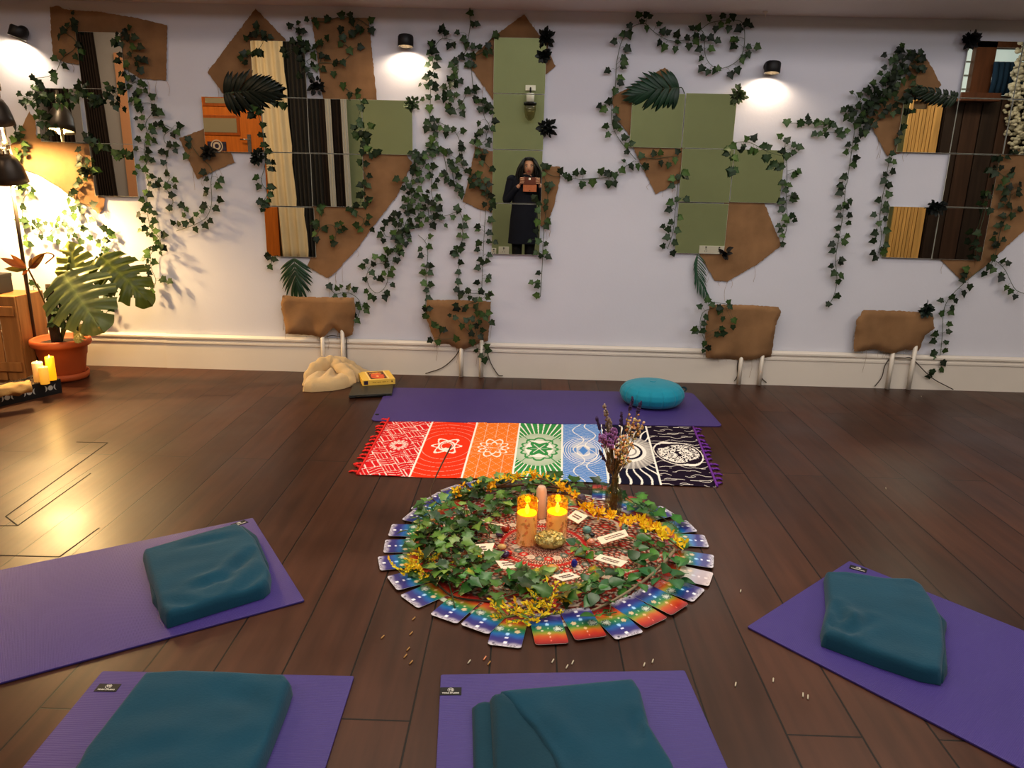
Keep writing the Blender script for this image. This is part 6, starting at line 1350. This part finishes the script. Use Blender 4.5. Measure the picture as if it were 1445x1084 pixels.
goldenrod([(565,808),(582,806),(600,795),(606,782)],'yellow spiky flower sprig over the cards at the left end of the altar',1,n=30)
goldenrod([(590,822),(605,812),(620,800)],'smaller yellow spiky sprig lower left, beside the dark stems',4,n=10)
goldenrod([(712,872),(735,866),(760,852),(780,840)],'yellow spiky flower sprig lying at the front centre of the altar',2,n=38)
goldenrod([(735,876),(755,874),(775,868)],'lower tip of yellow spiky flowers resting on the front cards',3,n=16)
# ---- bare twigs
def twig(pts,r,col,label,zz):
    cp=catmull([fp(x,y,z) for (x,y),z in zip(pts,zz)],8); n=len(cp)
    tag(MB().tube(cp,[r*(1.15-.5*i/n) for i in range(n)],7).build('twig',M('twig_%d%d'%(pts[0][0],pts[0][1]),col,.75,nz=(60,.2))),label,'twig')
twig([(952,776),(943,788),(925,806),(900,826),(868,846),(836,862)],.0055,(136,122,96),'long bare grey twig curving across the right of the altar',[.035,.035,.03,.03,.025,.015])
twig([(637,629),(626,650),(615,673),(607,694),(612,706),(628,716),(652,723)],.003,(74,52,34),'dark bent twig leaning over the red band of the tapestry',[.15,.11,.07,.045,.04,.03,.02])
twig([(690,688),(720,686),(745,684),(780,687),(800,694)],.006,(96,66,44),'brown branch lying along the back of the altar behind the tower',[.03,.04,.04,.04,.03])
twig([(622,792),(630,812),(636,832),(642,858)],.003,(56,76,40),'dark green stem hanging over the cards at the lower left',[.03,.03,.02,.012])
twig([(612,820),(640,842),(680,848),(715,852)],.0035,(60,48,32),'thin dark branch along the front left edge of the altar cloth',[.02,.016,.014,.012])
# ---- vase with dried bouquet
vc=fp(866,727,.004); vc=V((vc.x,vc.y+.028,.004)); s0=(fp(878,720)-fp(854,720)).length/2
va=thing('glass_vase','clear bottle vase at the back right of the altar holding dried lavender','vase',tuple(vc))
MB().lathe([(0,0),(s0*.94,0),(s0,.006),(s0,.092),(s0*.92,.104),(s0*.5,.114),(s0*.44,.122),(s0*.44,.150),(s0*.52,.153),(s0*.44,.155),(s0*.40,.150),(s0*.40,.122),(s0*.88,.100),(s0*.93,.09),(s0*.93,.008),(0,.006)],40,vc,close=False).build('bottle',glass('vase_glass',(238,238,222),.02,.14),va)
def vpt(px,py,dy=0): return depthp(px,py,vc.y+dy)
mouth=vc+V((0,0,.14)); rb=random.Random(12)
def stemx(px,py,dy,col=(96,84,56),r=.0016):
    e=vpt(px,py,dy); f=vc+V((rb.uniform(-.014,.014),rb.uniform(-.014,.014),.012)); m=mouth+V((rb.uniform(-.008,.008),rb.uniform(-.008,.008),0))
    return catmull([f,m,m.lerp(e,.5)+V((rb.uniform(-.008,.008),0,0)),e],6),e,col,r
def bunch(name,label,cat,items,painter,mat):
    t=thing(name,label,cat,tuple(mouth))
    for it in items:
        st=MB(); hd=MB(); cp,e,col,r=stemx(*it[:3]); st.tube(cp,r,5,col=lin((110,92,58))); painter(hd,e,(cp[-1]-cp[-3]).normalized())
        st.build('stem',M('sprig_stem'),t); hd.build('flower_head',mat,t)
dryf=M('dried_heads',(255,255,255),.85,attr=True)
def lav(col,L,w):
    def f(hd,e,d):
        for i in range(46):
            t_=rb.random(); p=e-d*L*t_*.8+V((rb.uniform(-w,w),rb.uniform(-w,w),rb.uniform(-w,w)))*(1-.5*(1-t_)); hd.ball(p,rb.uniform(.0028,.0048),(1,1,1.3),5,4,col=(lambda f:tuple(c*f for c in lin(col)))(rb.uniform(.6,1.35)))
    return f
bunch('dried_lavender','dark tall lavender stalks rising highest from the glass vase','dried flower',[(893,562,.0),(905,566,.02),(842,590,0),(850,600,.01),(846,636,0),(877,582,0)],lav((66,48,84),.06,.005),dryf)
bunch('dried_statice','fluffy mauve dried flower heads at the left of the bouquet','dried flower',[(848,615,-.02),(856,612,0),(866,606,0),(862,622,-.02),(868,616,-.01),(852,620,0)],lav((150,100,150),.03,.016),dryf)
bunch('dried_pampas','pale grey feathery dried spike at the back of the bouquet','dried flower',[(853,572,.02),(860,590,.02),(856,596,.03)],lav((150,130,116),.075,.009),dryf)
def cream_h(hd,e,d):
    for i in range(16):
        p=e+V((rb.gauss(0,.013),rb.gauss(0,.010),rb.gauss(0,.014))); hd.tube([e-d*.03,p],.0006,3,col=lin((150,120,80)),cap=False); hd.ball(p,rb.uniform(.0035,.006),(1,1,.9),7,5,col=tuple(c*rb.uniform(.7,1.15) for c in lin(rb.choice([(232,190,130),(216,160,96),(240,206,160)]))))
bunch('dried_cream_flowers','cream and tan papery dried flowers at the right of the bouquet','dried flower',[(894,594,0),(903,600,.01),(888,602,0),(880,620,-.02),(886,630,-.02),(876,632,-.02),(880,645,-.03),(872,640,-.03),(884,652,-.03),(898,612,.02)],cream_h,dryf)
bunch('dried_grass','brown dried grass stems packed in the neck of the vase','dried flower',[(858,640,0),(862,630,.01),(866,650,-.01),(870,640,0),(874,650,.01),(856,655,0),(864,615,.02)],lav((96,72,48),.05,.006),dryf)
# ---- crumbs on the floor
k=MB(); rc=random.Random(4)
for x,y,c in ((584,874,1),(580,895,1),(576,917,1),(580,936,1),(684,930,2),(690,937,1),(572,927,1),(662,935,0),(808,936,0),(800,942,0),(921,934,0),(909,939,0),(780,934,0),(540,900,1),(1045,835,0),(1300,560,0),(1250,690,0),(1038,967,0),(1091,961,0),(1133,982,0),(1140,985,0),(768,999,0)):
    q=fp(x,y,.0); k.tube([q+V((-.003,-.008,.0025)),q+V((.003,.008,.0025))],.0022,5,col=lin(((190,180,160),(170,130,80),(226,150,110))[c]))
tag(k.build('crumbs',M('crumb',(255,255,255),.8,attr=True)),'pale crumbs and plant bits scattered on the dark floor','crumbs',kind='stuff')
# ================= the person holding the phone, seen in the narrow mirror column
def skinned(name,verts,edges,radii,mat,parent,sub=1,root=0):
    me=bpy.data.meshes.new(name); me.from_pydata([tuple(V(v)-wloc(parent)) for v in verts],edges,[]); me.materials.append(mat)
    o=bpy.data.objects.new(name,me); COL.objects.link(o); o.parent=parent
    s=o.modifiers.new('skin','SKIN'); 
    for i,r in enumerate(radii): me.skin_vertices[0].data[i].radius=(r,r) if not hasattr(r,'__len__') else r
    for i in range(len(verts)): me.skin_vertices[0].data[i].use_root=(i==root)
    s.use_smooth_shade=True; m=o.modifiers.new('sub','SUBSURF'); m.levels=sub; m.render_levels=sub; return o
py0=-.20                      # body plane, just behind the phone
hd=bp(746.5,236,py0-.02); HX=hd.x; TOPZ=bp(746,222,py0).z
per=thing('person','woman with dark bobbed hair in a navy dress holding up a phone, seen mirrored','person',(HX-.02,py0,0))
skin=M('skin',(204,154,128),.5,sss=.1); navy=M('navy_cloth',(14,17,34),.85,nz=(8,.15)); blackc=M('black_cloth',(12,12,15),.8); hairm=M('black_hair',(16,12,12),.45)
bx_=HX-.045; shz=TOPZ-.285; hipz=TOPZ-.78
lsh,rsh=V((bx_-.17,py0-.02,shz)),V((bx_+.17,py0-.02,shz))
phc=V((.012,-.045,1.262))
lel,rel=V((bx_-.235,py0-.01,shz-.26)),V((bx_+.225,py0-.01,shz-.25))
lwr,rwr=V((phc.x-.125,py0+.115,phc.z-.045)),V((phc.x+.125,py0+.115,phc.z-.03))
# body: one continuous figure of skin (torso, neck, arms, legs)
vs=[(bx_,py0,hipz),(bx_,py0,hipz+.2),(bx_,py0-.01,shz-.06),(bx_+.01,py0-.01,shz+.03),(HX,py0,shz+.09),
 lsh-V((0,0,.02)),lel,lwr, rsh-V((0,0,.02)),rel,rwr,
 (bx_-.09,py0,hipz-.06),(bx_-.085,py0+.005,hipz-.42),(bx_-.08,py0-.01,.09),(bx_-.085,py0+.10,.035),
 (bx_+.09,py0,hipz-.06),(bx_+.085,py0+.005,hipz-.42),(bx_+.08,py0-.01,.09),(bx_+.085,py0+.10,.035)]
es=[(0,1),(1,2),(2,3),(3,4),(3,5),(5,6),(6,7),(3,8),(8,9),(9,10),(0,11),(11,12),(12,13),(13,14),(0,15),(15,16),(16,17),(17,18)]
rd=[(.15,.11),(.125,.10),(.11,.08),(.05,.05),(.046,.046),.038,.036,.026,.038,.036,.026,.082,.055,.036,.03,.082,.055,.036,.03]
skinned('body',vs,es,rd,skin,per,2)
def loft(rings,n=28):
    k=MB(); P=[]
    for c,rx,ry in rings:
        for i in range(n): a=2*PI*i/n; P.append(V(c)+V((rx*math.cos(a),ry*math.sin(a)*(1 if math.sin(a)<0 else .9),0)))
    k.add(P,[(j*n+i,j*n+(i+1)%n,(j+1)*n+(i+1)%n,(j+1)*n+i) for j in range(len(rings)-1) for i in range(n)]); return k
dress=loft([((bx_,py0,.47),.205,.155),((bx_,py0,.60),.195,.15),((bx_,py0,.78),.185,.145),((bx_,py0,.92),.165,.13),((bx_,py0,1.02),.16,.125),((bx_,py0,1.12),.17,.125),((bx_,py0-.01,shz-.06),.185,.115),((bx_,py0-.012,shz),.20,.095),((bx_+.004,py0-.01,shz+.028),.175,.085),((bx_+.008,py0-.01,shz+.052),.11,.075),((bx_+.012,py0-.008,shz+.075),.066,.062)])
for sh,el,wr in ((lsh,lel,lwr),(rsh,rel,rwr)):
    dress.ball(sh+V((0,0,.004)),.068,(1.05,1,.9),16,10); dress.tube(catmull([sh+V((0,0,.01)),sh.lerp(el,.5)+V((0,0,0)),el,el.lerp(wr,.45),el.lerp(wr,.86)],4),[.066,.068,.066,.064,.062,.06,.058,.056,.058,.056,.052,.05,.047,.045,.043,.041,.04],14)
dress.build('dress',navy,per,sub=1)
lg=MB()
for sx in (-.085,.085): lg.tube([(bx_+sx,py0,.62),(bx_+sx*.98,py0+.005,.42),(bx_+sx*.95,py0-.008,.24),(bx_+sx*.95,py0-.01,.08)],[.085,.066,.062,.046],16)
lg.build('leggings',blackc,per)
for sx in (-.085,.085):
    MB().ball((bx_+sx,py0+.05,.04),.05,(.85,2.2,.8),14,8,col=(1,1,1)).build('shoe',blackc,per)
# head with a face
HZ=TOPZ-.125; hc=V((HX,py0+.0,HZ)); k=MB(); NA_,NZ_=36,26; P=[]
for j in range(NZ_+1):
    t_=PI*j/NZ_; z=-math.cos(t_)*.115; s=math.sin(t_)
    for i in range(NA_):
        a=2*PI*i/NA_; x=math.cos(a); y=math.sin(a); w=.073*s; dpt=.092*s
        if z<0: w*=1-.32*(-z/.115)**1.5; dpt*=1-.12*(-z/.115)
        px_=w*x; py_=dpt*y
        if y>.3:
            f=(y-.3)/.7
            if abs(px_)<.016 and -.035<z<.012: py_+=.024*f*(1-abs(px_)/.016)*(.35+.65*min(1,max(0,(.012-z)/.036)))   # nose
            for ex_ in (-.03,.03):
                e=math.hypot((px_-ex_)/.018,(z-.008)/.012)
                if e<1: py_-=.009*f*(1-e)                                                # eye sockets
            if abs(z+.052)<.007 and abs(px_)<.024: py_-=.006*f                                                # mouth line
            if abs(z+.045)<.005 and abs(px_)<.022: py_+=.004*f
            if abs(z+.062)<.006 and abs(px_)<.02: py_+=.005*f
        P.append(hc+V((px_,py_,z)))
k.add(P,[(j*NA_+i,j*NA_+(i+1)%NA_,(j+1)*NA_+(i+1)%NA_,(j+1)*NA_+i) for j in range(NZ_) for i in range(NA_)])
for sx in (-1,1): k.ball(hc+V((sx*.074,-.005,-.005)),.022,(.35,.7,1.25),10,7)
head=k.build('head',skin,per,sub=1)
for sx in (-.03,.03):
    e=MB().ball(hc+V((sx,.080,.008)),.0115,(1,.6,.75),12,8).build('eye',M('eye_white',(225,215,205),.3),head)
    MB().ball(hc+V((sx,.0865,.008)),.006,(1,.4,1),10,6).build('iris',M('iris_dark',(22,14,12),.2),e)
    MB().tube(catmull([hc+V((sx-.018,.080,.026)),hc+V((sx,.088,.032)),hc+V((sx+.018,.080,.026))],4),.0032,6).build('eyebrow',hairm,head)
k=MB()
for zz,r_ in ((-.047,.0045),(-.055,.0055)): k.tube(catmull([hc+V((-.022,.072,zz)),hc+V((-.008,.084,zz+.002)),hc+V((0,.0855,zz)),hc+V((.008,.084,zz+.002)),hc+V((.022,.072,zz))],4),[r_*(.35+.65*math.sin(PI*i/16)) for i in range(17)],8)
k.build('lips',M('lips',(150,70,66),.4),head)
# bobbed wavy hair with a parting
hr=MB(); P=[]; NA_,NZ_=64,26
for j in range(NZ_+1):
    t_=j/NZ_
    for i in range(NA_):
        a=2*PI*i/NA_; x=math.cos(a); y=math.sin(a)
        if t_<.45:
            q=t_/.45*PI/2; rx=.115*math.sin(q)**.8; z=.125*math.cos(q); ry=.118*math.sin(q)**.8
        else:
            q=(t_-.45)/.55; rx=.115+.038*math.sin(q*2.4); ry=.118-.01*q; z=-.205*q
        wv=1+.05*math.sin(a*9+z*30)+.03*math.sin(a*17)
        yy=ry*y*wv; xx=rx*x*wv
        face=(y>0 and abs(xx)<.058+.02*max(0,-z/.1)) and z<.078
        if face: yy=min(yy,.02)
        P.append(hc+V((xx,yy-.012,z+.004)))
hr.add(P,[(j*NA_+i,j*NA_+(i+1)%NA_,(j+1)*NA_+(i+1)%NA_,(j+1)*NA_+i)[::-1] for j in range(NZ_) for i in range(NA_)])
rh=random.Random(3)
for i in range(90):
    sg=rh.choice((-1,1)); a0=hc+V((sg*rh.uniform(.01,.05),rh.uniform(-.06,.07),.115)); x1=sg*rh.uniform(.10,.15)
    yb_=rh.uniform(-.09,.07); hr.tube(catmull([a0,hc+V((sg*rh.uniform(.066,.095),yb_,.06)),hc+V((x1,yb_,-.04)),hc+V((x1+sg*rh.uniform(-.01,.022),yb_,-.13)),hc+V((x1-sg*rh.uniform(0,.03),yb_+.01,-.2+rh.uniform(-.03,.03)))],4),[.008,.011,.012,.012,.013,.013,.013,.013,.012,.012,.012,.011,.010,.009,.007,.005,.002],6)
hr.build('hair',hairm,per)
# hands: palm and five bent fingers gripping each end of the phone case
def hand(wr,sg):
    gx=phc.x+sg*.088; pal=V((gx+sg*.022,phc.y-.035,phc.z-.022)); fw=(pal-wr).normalized()
    vs=[wr, wr.lerp(pal,.55), pal]; es=[(0,1),(1,2)]; rd=[(.026,.021),(.033,.018),(.036,.015)]
    k=MB()
    o=skinned('hand',vs,es,rd,skin,per,2)
    fi=MB()
    for i,(dz,L) in enumerate(((.034,.95),(.013,1.05),(-.008,1.0),(-.028,.8))):
        b=pal+V((sg*.010,-.004,dz*.9)); k1=V((gx+sg*.030,phc.y+.002,phc.z+dz)); k2=V((gx+sg*.012,phc.y+.017,phc.z+dz*.95)); k3=V((gx-sg*.018*L,phc.y+.017,phc.z+dz*.9))
        fi.tube(catmull([b,k1,k2,k3],4),[.0095,.0098,.0095,.0092,.009,.0088,.0086,.0085,.0083,.008,.0076,.007,.005],10)
    th=[pal+V((0,-.004,.012)),V((gx+sg*.012,phc.y-.03,phc.z+.026)),V((gx-sg*.012,phc.y-.024,phc.z+.038)),V((gx-sg*.034,phc.y-.017,phc.z+.036))]
    fi.tube(catmull(th,4),[.012,.0125,.0122,.012,.0115,.011,.0108,.0106,.0104,.010,.0095,.0085,.006],10)
    fi.build('fingers',skin,o)
hand(lwr,-1); hand(rwr,1)
# phone in an open tan flip case
ph=thing('phone','phone in a tan flip case held up by the mirrored woman','phone',tuple(phc))
tan=M('tan_leather',(188,108,70),.55,nz=(30,.1)); 
MB().box(phc,(.168,.009,.082)).build('handset',M('phone_black',(22,20,22),.25),ph,bevel=.004)
MB().box(phc+V((0,.0065,0)),(.178,.004,.090)).build('case_back',M('brown_leather',(112,58,44),.5),ph,bevel=.003)
MB().box(phc+V((0,.004,-.088)),(.172,.004,.088),Matrix.Rotation(.06,3,'X')).build('case_flap',tan,ph,bevel=.003)
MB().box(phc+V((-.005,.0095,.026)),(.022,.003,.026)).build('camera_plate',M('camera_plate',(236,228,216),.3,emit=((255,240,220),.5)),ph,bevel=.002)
k=MB()
for dz in (.007,-.006): k.lathe([(0,0),(.004,0),(.004,.002),(0,.002)],14,phc+V((-.005,.011,.026+dz)),R=Matrix.Rotation(-PI/2,3,'X'))
k.build('lenses',black,ph)
MB().lathe([(0,0),(.006,0),(.006,.003),(0,.003)],14,phc+V((0,.006,-.118)),R=Matrix.Rotation(-PI/2,3,'X')).build('snap_button',M('snap_dark',(60,36,28),.4,metal=.6),ph)
# ================= light
def area(name,loc,size,energy,col,rot=(0,0,0)):
    l=bpy.data.lights.new(name,'AREA'); l.shape='RECTANGLE'; l.size,l.size_y=size; l.energy=energy; l.color=col
    o=bpy.data.objects.new(name,l); COL.objects.link(o); o.location=loc; o.rotation_euler=rot; return o
area('added_ceiling_fill',(.8,1.3,3.27),(4.5,.9),34,(.97,.96,1),(math.radians(42),0,0))  # these unseen ceiling fills are added to light the room and back wall
area('added_ceiling_fill',(.3,3.2,3.3),(4.5,.8),85,(1,.92,.76),(math.radians(-40),0,0))
area('added_ceiling_fill',(5.2,1.3,ZT-.02),(1.6,.9),50,(1,.84,.66))
area('added_ceiling_fill',(-4.5,.8,ZT-.02),(1.6,.9),66,(1,.72,.46))
for x_,e_ in ((-1.12,15),(.82,20),(4.4,23)): area('added_wall_fill',(x_,YB+.06,2.95),(.55,.4),e_,(.98,.96,1),(math.radians(82),0,0))  # unseen fills added to brighten the mirror wall's top, clear of mirror reflections
w=bpy.data.worlds.new('world'); SC.world=w; w.use_nodes=True; w.node_tree.nodes['Background'].inputs[0].default_value=(.5,.55,.65,1); w.node_tree.nodes['Background'].inputs[1].default_value=.1
SC.cycles.use_denoising=True
SC.cycles.sample_clamp_indirect=6
SC.cycles.max_bounces=8
bpy.context.view_layer.update()
